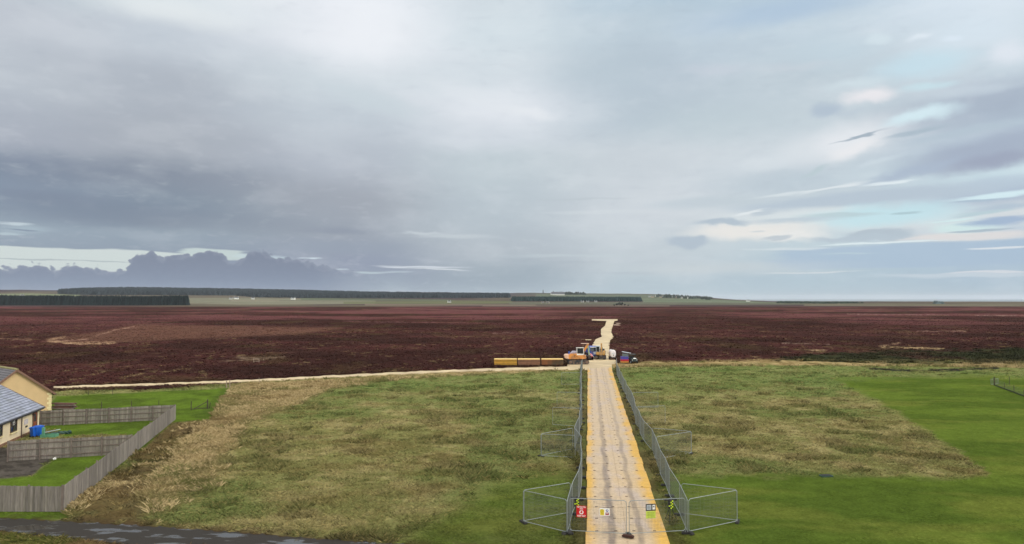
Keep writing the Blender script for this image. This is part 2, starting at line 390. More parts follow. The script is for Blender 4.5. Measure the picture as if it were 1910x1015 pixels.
def sdf(px, py, poly):
    """signed distance (positive inside) to a polygon"""
    d = np.full(px.shape, 1e18); ins = np.zeros(px.shape, bool); n = len(poly)
    for i in range(n):
        ax, ay = poly[i]; bx, by = poly[(i + 1) % n]; ex, ey = bx - ax, by - ay
        t = np.clip(((px - ax) * ex + (py - ay) * ey) / (ex * ex + ey * ey + 1e-9), 0, 1)
        d = np.minimum(d, (px - ax - t * ex) ** 2 + (py - ay - t * ey) ** 2)
        if ay != by:
            ins ^= ((ay > py) != (by > py)) & (px < (bx - ax) * (py - ay) / (by - ay) + ax)
    d = np.sqrt(d); return np.where(ins, d, -d)
def line_d(px, py, pts):
    d = np.full(px.shape, 1e18)
    for (ax, ay), (bx, by) in zip(pts, pts[1:]):
        ex, ey = bx - ax, by - ay
        t = np.clip(((px - ax) * ex + (py - ay) * ey) / (ex * ex + ey * ey + 1e-9), 0, 1)
        d = np.minimum(d, (px - ax - t * ex) ** 2 + (py - ay - t * ey) ** 2)
    return np.sqrt(d)

# ------------------------------------------------------------------ the land
PROF = [(-400,546),(0,545),(110,544.5),(160,542),(240,541),(400,543),(560,545),(640,546),(720,545),(900,546.5),(1000,547),(1100,548),(1200,549),(1250,550.5),(1290,553),(1330,556),(1380,559.5),(1440,562)]
PX = np.array([p[0] for p in PROF], float); PY = np.array([p[1] for p in PROF], float)
def ref_px(x, y):
    yy = np.maximum(y, 1e-3); c, s = math.cos(PITCH), math.sin(PITCH)
    # ground point (z=0) seen by the survey camera
    zz = -CAMZ; Yc = yy * c + zz * s; Zc = -yy * s + zz * c
    return CX + F * x / Yc, CY - F * Zc / Yc
def height(x, y):
    az_ = np.arctan2(x, np.maximum(y, 1e-3)); px = CX + F * np.tan(np.clip(az_, -1.2, 1.2)); r = np.hypot(x, y)
    yt = np.interp(px, PX, PY); D = np.interp(px, [1180, 1330, 1440], [5200, 3900, 2600])
    D = D + 350 * (fbm(az_ * 14, az_ * 0, 3, 5) - .5)
    H = np.maximum(CAMZ + (HORIZON - yt) / F * D, 1.0)
    H = H * (.93 + .14 * fbm(az_ * 40, az_ * 0 + 3, 3, 9))
    up = sst(r, np.minimum(1700, D * .55), D); h = H * up
    low = -45 * sst(r, D + 60, D + 1800)
    h = np.where(r > D + 60, H + (low - H) * sst(r, D + 60, D + 1800), h)
    side = (y < 50) & (r > 400); h = np.where(side, np.clip(h, -1, 20), h)
    # ditch and swells of the near ground
    return h
TRK_M = (1097 - CX) / F; TL, TR = -.175, 4.62         # trackway edges: x = TRK_M*y + TL/TR
# colours (albedo)
cH1 = np.array(lin((72, 44, 41))); cH2 = np.array(lin((59, 39, 35))); cH3 = np.array(lin((104, 66, 66)))
cMown = np.array(lin((90, 106, 42))); cMown2 = np.array(lin((76, 92, 36))); cRough = np.array(lin((124, 122, 76))); cOchre = np.array(lin((150, 138, 96)))
cStraw = np.array(lin((160, 140, 100))); cStraw2 = np.array(lin((126, 106, 72))); cMud = np.array(lin((80, 64, 50))); cGorse = np.array(lin((48, 54, 36)))
cSand = np.array(lin((190, 168, 130))); cTar = np.array(lin((72, 74, 76))); cLawn = np.array(lin((90, 110, 40))); cPave = np.array(lin((88, 82, 76)))
ROADT = [(-400,955),(0,966),(140,974),(300,983),(450,994),(560,1003),(760,1016),(1000,1030),(2400,1150)]
ROADB = [(-400,975),(0,990),(120,1003),(235,1016),(420,1035),(2400,1290)]
def road_poly(): return ROADT + ROADB[::-1]
STRAW = [(128,955),(300,990),(450,1000),(520,1006),(300,985),(265,960),(405,905),(412,850),(450,795),(570,745),(640,722),(760,706),(900,697),(1093,691),(1093,684),(920,690),(640,703),(480,712),(425,724),(392,775),(340,785),(333,790)]
STRAWR = [(1142,687),(1300,683.5),(1500,682),(1700,684),(1910,686),(2400,692),(2400,677),(1910,674.5),(1700,672),(1500,671),(1300,674),(1140,677.5)]
LAWN_B = [(80,770),(105,739),(430,724),(412,745),(392,783),(330,788),(300,792),(80,800)]
LAWN_G1 = [(82,800),(95,792),(300,783),(330,780),(260,845),(230,812),(120,815)]
LAWN_G2 = [(-300,905),(0,893),(60,888),(102,856),(205,846),(260,840),(128,950),(-300,960)]
VERGE = [(-300,945),(125,948),(140,966),(0,968),(-300,962)]
PATIO = [(-300,860),(0,835),(30,838),(100,850),(100,856),(60,888),(0,893),(-300,905)]
MOWN_R = [(1232,889),(1500,888),(1700,888),(1848,889),(1830,872),(1780,835),(1700,790),(1640,750),(1580,722),(1560,707),(1800,700),(1845,700),(1910,706),(2600,740),(2600,1400),(1240,1400)]
MOWN_F = [(930,905),(1000,880),(1095,870),(1095,1400),(760,1400),(700,1020)]
GORSE = [(1440,672),(1520,662),(1660,656),(1800,654),(1910,650),(2500,646),(2500,682),(1910,680),(1700,679),(1560,676)]
MOORLINE = [(-400,748),(105,731),(300,726),(425,718),(480,711),(640,702),(800,696),(920,691),(1095,684),(1140,678),(1300,675),(1500,673),(1700,675),(1910,677),(2600,684)]
PATCHM = [(78,638),(180,642),(330,634),(560,624),(640,612),(400,608),(255,606),(170,622),(90,632)]
far_fields = [ # survey outline, colour, feather
 ([(-500,547),(0,548),(60,547),(150,550),(148,553.5),(0,554),(-500,554)], (134,140,110)),
 ([(352,556),(470,555.5),(560,557),(700,561),(700,567),(440,568.5),(352,566)], (134,132,112)),
 ([(430,559.5),(520,559.5),(520,562),(430,562)], (150,142,122)),
 ([(640,563),(860,561),(955,561.5),(955,566),(860,567),(640,567)], (112,114,84)),
 ([(560,556),(840,559),(850,561.5),(560,560)], (104,112,90)),
 ([(680,567),(1000,568),(1000,570),(680,570)], (126,112,100)),
 ([(950,564),(1300,563),(1500,565),(1500,568.5),(950,568.5)], (112,112,96)),
 ([(1195,556),(1300,557),(1420,563),(1500,565.5),(1200,564)], (116,126,104)),
 ([(1000,548.5),(1260,551),(1260,556),(1000,555.5)], (110,118,98)),
 ([(1500,566),(2500,569),(2500,571.5),(1900,571.5),(1500,570.5)], (122,116,98)),
 ([(900,570),(1250,570),(1250,571.5),(900,571.5)], (132,120,108)),
]
def tint(x, y):
    """albedo of the land at ground points, plus weights"""
    x = np.asarray(x, float); y = np.asarray(y, float)
    px, py = ref_px(x, y)
    behind = y < 6; px = np.where(behind, 955, px); py = np.where(behind, 3000, np.clip(py, 400, 3000))
    n1 = fbm(x * .35, y * .35, 4, 1); n2 = fbm(x * .06, y * .06, 4, 2); n3 = fbm(x * 1.4, y * 1.4, 3, 3); n4 = fbm(x * .012, y * .012, 4, 4)
    j = (n1 - .5); sc_ = np.clip((py - HORIZON) / 250, .02, 2)
    jx = px + 26 * sc_ * j + 10 * sc_ * (n3 - .5); jy = py + 12 * sc_ * (fbm(x * .4 + 9, y * .4, 4, 7) - .5)
    def mask(poly, f=3., jit=1.): return sst(sdf(px + (jx - px) * jit, py + (jy - py) * jit, poly), -f, f)
    def lay(col, c2, mk): return col * (1 - mk[..., None]) + c2 * mk[..., None]
    def mixn(a, b, t): return a * (1 - t[..., None]) + b * t[..., None]
    # moor everywhere first
    moor = mixn(cH2, cH1, sst(n2, .35, .65)); moor = mixn(moor, cH3, sst(fbm(x * .008, y * .012, 5, 11), .46, .62) * sst(y, 180, 520) * .8)
    moor = mixn(moor, cH2 * .72, sst(fbm(x * .02, y * .03, 5, 12), .50, .64) * .6)
    moor = mixn(moor, np.array(lin((96, 88, 52))), sst(fbm(x * .09, y * .06, 4, 14), .58, .7) * .16)
    spk = sst(fbm(x * .7, y * .35, 3, 13), .70, .78) * sst(n2, .42, .6)
    moor = mixn(moor, cStraw * .8, spk * .45 * sst(y, 420, 250))
    col = moor
    # far farmland past the moor
    farm = mixn(np.array(lin((92, 84, 72))), np.array(lin((80, 72, 64))), sst(fbm(x * .003, y * .0012, 4, 21), .4, .6))
    farm = mixn(farm, np.array(lin((70, 58, 58))), sst(fbm(x * .002 + 5, y * .0009, 4, 22), .5, .62))
    fm = sst(py, 572.6, 571.4); col = lay(col, farm, fm)
    hills = mixn(np.array(lin((66, 62, 72))), np.array(lin((84, 86, 76))), sst(px, 900, 1050)); col = lay(col, hills, sst(y, 2600, 3400) * sst(py, 563, 561))
    rr = np.hypot(x, y); hz = height(x, y); pyh = HORIZON + F * (CAMZ - hz) / np.maximum(y, 1)
    for poly, c in far_fields:
        mk = sst(sdf(px, pyh, poly), -.35, .35) * (y > 900); col = lay(col, np.array(lin(c)) * (.62 + .22 * fbm(x * .004, y * .012, 3, 91))[..., None] * (1 - .18 * sst(fbm(x * .0015, y * .02, 3, 93), .5, .56))[..., None], mk * .92)
    # pale scrapes on the moor
    mp_ = mask(PATCHM, 3, .6); col = lay(col, np.array(lin((106, 76, 64))), mp_ * .7)
    for pts, wd, c, a in [([(92,636),(130,641),(215,640)], 3.4, (168,138,110), .95), ([(110,637),(160,634),(215,616),(250,610)], 2.0, (142,112,96), .75), ([(92,636),(120,630)], 4, (146,118,94), .8),
                       ([(0,633),(60,634)], 1.5, (140,112,92), .7), ([(1645,648),(1680,650),(1760,652)], 2.6, (170,146,110), .85), ([(1680,640),(1640,646)], 1.5, (150,124,100), .6),
                       ([(1460,641),(1545,644)], 1.2, (140,116,104), .8), ([(1495,653),(1540,654)], 1.4, (158,134,106), .8), ([(1710,619),(1800,618)], 1.4, (140,110,98), .7),
                       ([(1580,586),(1770,588)], 1.0, (126,98,92), .9), ([(1820,589),(2300,590)], 1.1, (140,114,104), .9), ([(440,668),(530,668),(400,676)], 2, (140,120,100), .5),
                       ([(640,600),(900,603)], 1.3, (118,84,80), .5), ([(920,622),(980,621)], 1.2, (126,100,92), .7)]:
        dd = line_d(jx, jy, pts); col = lay(col, np.array(lin(c)), sst(dd, wd, wd * .3) * a * sst(n3 * .5 + n1 * .5, .40, .52))
    # the grass field this side of the moor edge
    ml_ = np.interp(px, [p[0] for p in MOORLINE], [p[1] for p in MOORLINE])
    fld = sst(jy - ml_, -1.0, 1.0)
    gr = mixn(cRough, cOchre, sst(n1 * .6 + n3 * .4, .42, .62) * .8)
    gr = mixn(gr, np.array(lin((100, 112, 62))), sst(fbm(x * .09, y * .12, 4, 31), .48, .64) * .7)
    gr = mixn(gr, np.array(lin((108, 94, 58))), sst(fbm(x * .16, y * .3, 4, 32), .6, .72) * .45)
    gr = mixn(gr, np.array(lin((96, 116, 62))), sst(py, 760, 705) * .55)
    col = lay(col, gr, fld)
    mown = mixn(cMown, cMown2, sst(fbm(x * .08, y * .2, 4, 41), .4, .62)); mown = mixn(mown, np.array(lin((110, 114, 52))), sst(fbm(x * .12, y * .4, 5, 42), .52, .74) * .5)
    mm_ = mask(MOWN_R, 8, 1.7); col = lay(col, mown, mm_ * fld); mf_ = mask(MOWN_F, 30, 1.) * .85; col = lay(col, mown * .82, mf_)
    straw = mixn(cStraw, cStraw2, sst(n1 * .5 + n3 * .5, .42, .6)); straw = mixn(straw, np.array(lin((98, 100, 54))), sst(fbm(x * .22, y * .22, 3, 51), .55, .68) * .7)
    wide = sst(py, 715, 800); ms_ = np.where(wide > 0, mask(STRAW, 7, 1.4) * (1 - wide) + mask(STRAW, 15, 1.9) * wide, mask(STRAW, 5, 1.4)); ms_ = ms_ * (1 - .45 * sst(fbm(x * .16, y * .2, 4, 55), .52, .64) * wide); ms_ = np.maximum(ms_, mask(STRAWR, 1.5, .8)); col = lay(col, straw, ms_ * .95)
    # belt of dry brown growth between pale trackway and field, left part
    # mud
    mud = sst(line_d(jx, jy, [(205,985),(212,945),(245,900),(290,850),(340,800),(372,770)]), 40, 10) * sst(py, 760, 800) ; mud = mud * sst(n1, .22, .42)
    mud = np.maximum(mud * .8, sst(line_d(jx, jy, [(190,972),(240,962)]), 55, 22) * .9 * (py < 985)); mud = mud * (.7 + .3 * sst(n3, .35, .55)); col = lay(col, mixn(cMud * .62, cStraw2 * .5, sst(n3 * .5 + n1 * .5, .45, .6)), mud)
    rutd = line_d(px, py, [(1100,1010),(1150,1010)])
    for pl, jit in ((LAWN_B, .25), (LAWN_G1, .1), (LAWN_G2, .1), (VERGE, .6)):
        k = mask(pl, 1.5, jit); col = lay(col, mixn(cLawn, cMown2, sst(n1, .4, .65)), k); ms_ = ms_ * (1 - k); mud = mud * (1 - k)
        mm_ = np.maximum(mm_, k)
    col = lay(col, np.array(lin((70, 84, 38))), sst(line_d(px, py, [(425,728),(402,752),(388,765)]), 14, 5) * .6 * (px < 440) * mask(LAWN_B, 2, .2))
    pt_ = mask(PATIO, 1.2, .3) * (px < 110); col = lay(col, mixn(cPave, cPave * .6, sst(n3, .4, .6)), pt_); ms_ *= (1 - pt_); mm_ *= (1 - pt_)
    go = mask(GORSE, 2.5, 2.2) * (.35 + .65 * sst(fbm(x * .05, y * .09, 4, 61), .34, .46)); col = lay(col, mixn(cGorse * 1.15, cGorse * .8, sst(n1, .4, .6)), go * .85)
    dt = sst(line_d(px, jy, [(1622,689),(1700,691.5),(1780,690),(1862,687)]), 2.6, .8); col = lay(col, np.array(lin((52, 52, 44))), dt)
    e_ = np.minimum(np.abs(x - (TRK_M * y + TL)), np.abs(x - (TRK_M * y + TR))); tre = sst(e_, 2.0, .3) * (y < 139) * (y > 8) * (.45 + .55 * sst(n1, .35, .6)); col = lay(col, np.array(lin((74, 66, 42))), tre * .8)
    # verge below the lane
    rd = sst(sdf(px, py + 3 * j, road_poly()), -3, 2)
    below = (py > np.interp(px, [p[0] for p in ROADB], [p[1] for p in ROADB])) & (px < 1200)
    col = lay(col, mixn(cStraw2 * .85, cMown2, sst(n1, .52, .66) * .7), below * 1.); rdd = sst(sdf(px, py + 3 * j, road_poly()), -14, -2); col = lay(col, cMud * .8, rdd * .6 * sst(n3, .3, .55))
    col = lay(col, cMud * .8, rd)
    return col, dict(px=px, py=py, fld=fld, straw=np.where(rd > .1, 0, ms_ * (1 - mud)), mown=mm_, mf=mf_, gorse=go, road=rd, mud=mud, patio=pt_, below=below, farm=fm, n1=n1, n2=n2, n3=n3)

azs = [math.degrees(math.atan((p - CX) / F)) for p in np.arange(-330, 2241, 2.0)]
lo, hi = azs[0], azs[-1]
rest = list(np.arange(hi + 1.5, 360 + lo - .5, 3.0))
az_all = np.radians(np.array(azs + rest))
rs = [1.0, 4, 8, 12, 16, 20]
rs += [F * CAMZ / (p - HORIZON) for p in np.arange(1330, 760, -1.7)]
rs += [F * CAMZ / (p - HORIZON) for p in np.arange(760, 575, -.9)]
rs += [F * CAMZ / (p - HORIZON) for p in np.arange(575, 566, -.45)]
rs += list(np.arange(2000, 7600, 45)) + [8500, 10000]
rs = np.array(rs)
AA, RR = np.meshgrid(az_all, rs)
gx = (RR * np.sin(AA)); gy = (RR * np.cos(AA)); gz = height(gx, gy)
tc_, wt = tint(gx.ravel(), gy.ravel())
tc_ = np.clip(tc_, 0, 1)
moorw = (1 - wt['fld']) * (wt['farm'] < .5)
bumpz = moorw * .34 * (fbm(gx.ravel() * .55, gy.ravel() * .55, 4, 71) - .35) + wt['fld'] * (1 - wt['mown']) * .14 * (fbm(gx.ravel() * .6, gy.ravel() * .6, 4, 72) - .5)
bumpz *= (1 - wt['road']) * (1 - wt['patio'])
PATHD = None
nr, na = gx.shape
idx = np.arange(nr * na).reshape(nr, na); nxt = np.roll(idx, -1, 1)
faces = np.stack([idx[:-1], nxt[:-1], nxt[1:], idx[1:]], -1).reshape(-1, 4)[:, ::-1]
TRK_M = (1097 - CX) / F; TL, TR = -.175, 4.62         # trackway edges: x = TRK_M*y + TL/TR
gxf, gyf = gx.ravel(), gy.ravel()
on = sst(gxf - (TRK_M * gyf + TL), -1.9, -.7) * sst(gxf - (TRK_M * gyf + TR), 1.9, .7) * (gyf < 160)
pxx, pyy = wt['px'], wt['py']
BRANCH = [(98,723),(160,720.5),(300,716.5),(480,709.5),(640,701),(780,694.5),(920,689),(1075,685)]
FARPATH = [(1095,690),(1095,685),(1107,674),(1105,643),(1111,633),(1122.8,628),(1120.8,622),(1121,614),(1128.6,607.6),(1131,598.6),(1104,597.6),(1104,595.6),(1152,595.6),(1152,597.6),(1146,598.6),(1141,613.5),(1140,620),(1144.5,628.6),(1137.9,634.4),(1136.5,647),(1136,673),(1141,690)]
nearp = np.maximum(sst(sdf(pxx, pyy, FARPATH), -5, -1), sst(line_d(pxx, pyy, BRANCH), 8, 5)) * (gyf < 520)
yard = sst(sdf(pxx, pyy, [(915,664),(1200,664),(1200,692),(915,692)]), -4, 0)
bumpz = bumpz * (1 - np.maximum(on, nearp)) * (1 - yard) - .05 * np.maximum(on, nearp)
hole = (gyf < 30) & (gyf > -1e9)
gz = gz + bumpz.reshape(gz.shape)
# one sheet, closed under the camera
V = np.stack([gx, gy, gz], -1).reshape(-1, 3); V = np.concatenate([V, [[0, 0, 0]]]); tc2 = np.concatenate([tc_, [cMown]])
ground = big_mesh('ground', V, faces, attr_mat('land', rough=1., fine=((.9, .22), (5, .28), (22, .18)), bump=.9, bdist=.12, spec=.0), tc2)
tag(ground, 'rough grass field, straw verge and brown heather moor', kind='structure')

# sea beyond the coast
def ring_mesh(name, r0, r1, z, mat_, n=180, rings=(0, .02, .08, .3, 1)):
    v = []; f = []
    for k in rings:
        r = r0 + (r1 - r0) * k
        for i in range(n): a = 2 * math.pi * i / n; v.append((r * math.sin(a), r * math.cos(a), z))
    for j in range(len(rings) - 1):
        for i in range(n): f.append((j * n + i, (j + 1) * n + i, (j + 1) * n + (i + 1) % n, j * n + (i + 1) % n))
    o = MB(); o.v = v; o.f = f; o.c = [1.] * len(f); o.sm = [False] * len(f)
    return o.build(name, mat_)
sea = ring_mesh('sea', 2000, 29000, -14, mat('sea_water', lin((96, 110, 118)), rough=.35, var=.1, scale=.001, bump=.5, bscale=.02, spec=.5))
tag(sea, 'pale grey sea on the horizon', kind='structure')

# ------------------------------------------------------------------ lane
def strip(name, top, bot, z, mat_, n=420, x0=-380, x1=2300):
    xs = np.linspace(x0, x1, n); vt = []; f = []
    for i, x in enumerate(xs):
        yt = np.interp(x, [p[0] for p in top], [p[1] for p in top]); yb = np.interp(x, [p[0] for p in bot], [p[1] for p in bot])
        wob = 1.5 * math.sin(i * 1.7) + 1.1 * math.sin(i * .63) + .9 * math.sin(i * 2.9)
        a = G(x, yt + wob * .8, z); b = G(x, yb - wob * .6, z)
        for k in range(5):
            t = k / 4; vt.append((a[0] + (b[0] - a[0]) * t, a[1] + (b[1] - a[1]) * t, z + .05 * math.sin(math.pi * t)))
    for i in range(n - 1):
        for k in range(4): q = i * 5 + k; f.append((q, q + 1, q + 6, q + 5))
    o = MB(); o.v = vt; o.f = f; o.c = [1.] * len(f); o.sm = [True] * len(f); return o.build(name, mat_)
def wet_tar():
    M = bpy.data.materials.new('wet_tarmac'); M.use_nodes = True; t = M.node_tree; b = t.nodes['Principled BSDF']
    ge = t.nodes.new('ShaderNodeNewGeometry')
    mp = t.nodes.new('ShaderNodeMapping'); mp.inputs['Rotation'].default_value = (0, 0, R(18)); mp.inputs['Scale'].default_value = (.35, 1.1, 1); t.links.new(ge.outputs['Position'], mp.inputs[0])
    n = t.nodes.new('ShaderNodeTexNoise'); n.inputs['Scale'].default_value = 1.1; n.inputs['Detail'].default_value = 6; n.inputs['Roughness'].default_value = .55; t.links.new(mp.outputs[0], n.inputs[0])
    n2 = t.nodes.new('ShaderNodeTexNoise'); n2.inputs['Scale'].default_value = 40; n2.inputs['Detail'].default_value = 3; t.links.new(ge.outputs['Position'], n2.inputs[0])
    r_ = t.nodes.new('ShaderNodeMapRange'); r_.interpolation_type = 'SMOOTHSTEP'; t.links.new(n.outputs[0], r_.inputs[0]); r_.inputs[1].default_value = .53; r_.inputs[2].default_value = .60
    mc = t.nodes.new('ShaderNodeMix'); mc.data_type = 'RGBA'; t.links.new(n2.outputs[0], mc.inputs[0]); mc.inputs[6].default_value = (.016, .014, .012, 1); mc.inputs[7].default_value = (.05, .043, .037, 1)
    mw = t.nodes.new('ShaderNodeMix'); mw.data_type = 'RGBA'; t.links.new(r_.outputs[0], mw.inputs[0]); t.links.new(mc.outputs[2], mw.inputs[6]); mw.inputs[7].default_value = (.03, .027, .024, 1)
    t.links.new(mw.outputs[2], b.inputs['Base Color'])
    ro = t.nodes.new('ShaderNodeMapRange'); t.links.new(r_.outputs[0], ro.inputs[0]); ro.inputs[3].default_value = .8; ro.inputs[4].default_value = .05; b.inputs['Specular IOR Level'].default_value = .35; t.links.new(ro.outputs[0], b.inputs['Roughness']); sr = t.nodes.new('ShaderNodeMapRange'); t.links.new(r_.outputs[0], sr.inputs[0]); sr.inputs[3].default_value = .12; sr.inputs[4].default_value = 1.; t.links.new(sr.outputs[0], b.inputs['Specular IOR Level'])
    bs = t.nodes.new('ShaderNodeMath'); bs.operation = 'SUBTRACT'; bs.inputs[0].default_value = 1.; t.links.new(r_.outputs[0], bs.inputs[1])
    bs2 = t.nodes.new('ShaderNodeMath'); bs2.operation = 'MULTIPLY'; t.links.new(bs.outputs[0], bs2.inputs[0]); bs2.inputs[1].default_value = .5
    bn = t.nodes.new('ShaderNodeBump'); bn.inputs['Distance'].default_value = .02; t.links.new(bs2.outputs[0], bn.inputs['Strength']); t.links.new(n2.outputs[0], bn.inputs['Height']); t.links.new(bn.outputs[0], b.inputs['Normal'])
    return M
road = strip('road', ROADT, ROADB, .03, wet_tar())
tag(road, 'wet tarmac lane with puddles along the bottom left', kind='structure')

# ------------------------------------------------------------------ trackway of composite mats
def mat_track(name, worn, yellow, mode):
    M = bpy.data.materials.new(name); M.use_nodes = True; t = M.node_tree; b = t.nodes['Principled BSDF']; b.inputs['Roughness'].default_value = .62; b.inputs['Specular IOR Level'].default_value = .35
    nd = t.nodes.new; lk = t.links.new
    uv = nd('ShaderNodeAttribute'); uv.attribute_name = 'across'; se = nd('ShaderNodeSeparateXYZ'); lk(uv.outputs['Vector'], se.inputs[0])
    ge = nd('ShaderNodeNewGeometry')
    def nz(s, sx=1, sy=1, d=5):
        mp = nd('ShaderNodeMapping'); mp.inputs['Scale'].default_value = (sx, sy, 1); mp.inputs['Rotation'].default_value = (0, 0, math.atan(TRK_M)); lk(ge.outputs['Position'], mp.inputs[0])
        n = nd('ShaderNodeTexNoise'); n.inputs['Scale'].default_value = s; n.inputs['Detail'].default_value = d; lk(mp.outputs[0], n.inputs[0]); return n.outputs[0]
    def mr(v, a, b_, lo=0., hi=1., st='SMOOTHSTEP'):
        n = nd('ShaderNodeMapRange'); n.interpolation_type = st; lk(v, n.inputs[0])
        for i, q in enumerate((a, b_, lo, hi)): n.inputs[i + 1].default_value = q
        return n.outputs[0]
    def mth(op, a, b_):
        n = nd('ShaderNodeMath'); n.operation = op
        for i, q in enumerate((a, b_)):
            if isinstance(q, (int, float)): n.inputs[i].default_value = q
            else: lk(q, n.inputs[i])
        return n.outputs[0]
    def mx(f, a, b_):
        n = nd('ShaderNodeMix'); n.data_type = 'RGBA'
        if isinstance(f, (int, float)): n.inputs[0].default_value = f
        else: lk(f, n.inputs[0])
        for i, q in ((6, a), (7, b_)):
            if isinstance(q, tuple): n.inputs[i].default_value = (*q, 1)
            else: lk(q, n.inputs[i])
        return n.outputs[2]
    u, v, w_ = se.outputs           # u across 0..1, v metres along, w random per panel
    big = nz(.45, 1, .6, 4); fin = nz(9, 1, 1, 4)
    # yellow edges, worn middle
    ed = mr(mth('ABSOLUTE', mth('SUBTRACT', u, .47), 0), .25, .56)
    ye = mth('ADD', mth('MULTIPLY', ed, 1.1), mth('MULTIPLY', mth('SUBTRACT', big, .5), .7))
    ye = mth('ADD', ye, mth('MULTIPLY', mth('SUBTRACT', w_, .45), .5))
    ye = mr(ye, .15, .95)
    col = mx(ye, worn, yellow)
    col = mx(mth('MULTIPLY', mr(nz(.8, 1, .35), .48, .68), .4), col, lin((164, 152, 154)))
    # wheel tracks
    wob = mth('MULTIPLY', mth('SUBTRACT', nz(.25, 0, 1, 2), .5), .12)
    uu = mth('ADD', u, wob)
    for c_, hw, op in ((.33, .075, .75), (.68, .06, .6)):
        d = mth('ABSOLUTE', mth('SUBTRACT', uu, c_), 0)
        k = mth('MULTIPLY', mr(d, hw, hw * .25), mr(nz(2.2, 1.6, .3), .30, .62, .6, 1.))
        k = mth('MULTIPLY', k, mr(v, 8, 85, op, op * .35))
        col = mx(k, col, lin((98, 86, 80)))
        # tread bars pressed in mud in the left rut
        if c_ < .5:
            bars = mth('MULTIPLY', mr(mth('ABSOLUTE', mth('SUBTRACT', mth('FRACT', mth('MULTIPLY', v, 2.6), 0), .5), 0), .18, .3), mr(mth('ABSOLUTE', mth('SUBTRACT', uu, .29), 0), .12, .05))
            bars = mth('MULTIPLY', bars, mth('MULTIPLY', mr(v, 10, 42, .55, 0), mr(nz(.7), .42, .58)))
            col = mx(bars, col, lin((92, 82, 84)))
    bn_ = mth('MULTIPLY', mr(fin, .3, .7, .86, 1.12, 'LINEAR'), mr(nz(2.5), .3, .7, .9, 1.1, 'LINEAR'))
    sc2 = nd('ShaderNodeVectorMath'); sc2.operation = 'SCALE'; lk(col, sc2.inputs[0]); lk(bn_, sc2.inputs['Scale']); lk(sc2.outputs[0], b.inputs['Base Color'])
    bp = nd('ShaderNodeBump'); bp.inputs['Strength'].default_value = .3; bp.inputs['Distance'].default_value = .01; lk(fin, bp.inputs['Height']); lk(bp.outputs[0], b.inputs['Normal'])
    return M
m_mat = mat_track('composite_mat', lin((180, 158, 130)), lin((196, 154, 70)), 0)
m_slot = mat('mat_slot', lin((70, 58, 48)), var=.1)
def bev_quad_panel(verts, fcs, across, c4, u0, u1, v0, v1, rnd, zt, th=.09):
    """a mat: bevelled slab between four ground corners (near left, near right, far right, far left)"""
    b = len(verts); c4 = [np.array(c, float) for c in c4]; cen = sum(c4) / 4
    for k, (z, ins) in enumerate(((zt - th, 0), (zt - .015, 0), (zt, .02))):
        for q, c in enumerate(c4):
            d = (cen - c); d = d / np.linalg.norm(d) * ins; verts.append((c[0] + d[0], c[1] + d[1], z))
            across.append((u0 if q in (0, 3) else u1, v0 if q < 2 else v1, rnd))
    for k in (0, 4):
        for q in range(4): fcs.append((b + k + q, b + k + (q + 1) % 4, b + k + 4 + (q + 1) % 4, b + k + 4 + q))
    fcs.append((b + 8, b + 9, b + 10, b + 11))
def build_across(name, verts, fcs, across, mat_):
    me = bpy.data.meshes.new(name); me.from_pydata(verts, [], fcs); me.materials.append(mat_)
    a = me.attributes.new('across', 'FLOAT_VECTOR', 'POINT'); a.data.foreach_set('vector', np.array(across, np.float32).ravel())
    me.update(); o = bpy.data.objects.new(name, me); C.objects.link(o); return o
verts, fcs, acr = [], [], []
slots = MB()
rng = random.Random(3)
ypos = 27.0; PL = 2.36; k = 0
while ypos < 137:
    y0, y1 = ypos + .02, ypos + PL - .02
    sh = rng.uniform(-.05, .05); shr = rng.uniform(-.05, .05)
    zt = .085 + rng.uniform(-.008, .008) + .04 * math.sin(ypos * .11)
    rnd = rng.random()
    L0, L1 = TRK_M * y0 + TL + sh, TRK_M * y1 + TL + sh; R0, R1 = TRK_M * y0 + TR + shr, TRK_M * y1 + TR + shr
    # two boards side by side
    um = .5
    M0, M1 = L0 + (R0 - L0) * um, L1 + (R1 - L1) * um
    bev_quad_panel(verts, fcs, acr, [(L0, y0), (M0 - .002, y0), (M1 - .002, y1), (L1, y1)], 0, um, y0 - 27, y1 - 27, rnd, zt)
    bev_quad_panel(verts, fcs, acr, [(M0 + .002, y0), (R0, y0), (R1, y1), (M1 + .002, y1)], um, 1, y0 - 27, y1 - 27, min(1, max(0, rnd + rng.uniform(-.15, .15))), zt + .003)
    for u in (.13, .37, .60, .86):
        cxp = L0 + (R0 - L0) * u
        slots.tube((cxp - .09, y0 + .09, zt + .006), (cxp + .09, y0 + .09, zt + .006), .03, 6)
        if u in (.13, .60): slots.box((cxp, y0 + PL * .5, zt + .004), (.11, .05, .012))
    ypos += PL; k += 1
tw = build_across('path', verts, fcs, acr, m_mat)
tag(tw, 'temporary trackway of worn yellow composite mats with muddy wheel tracks', kind='structure')
sl = slots.build('joint_lugs', m_slot, tw)
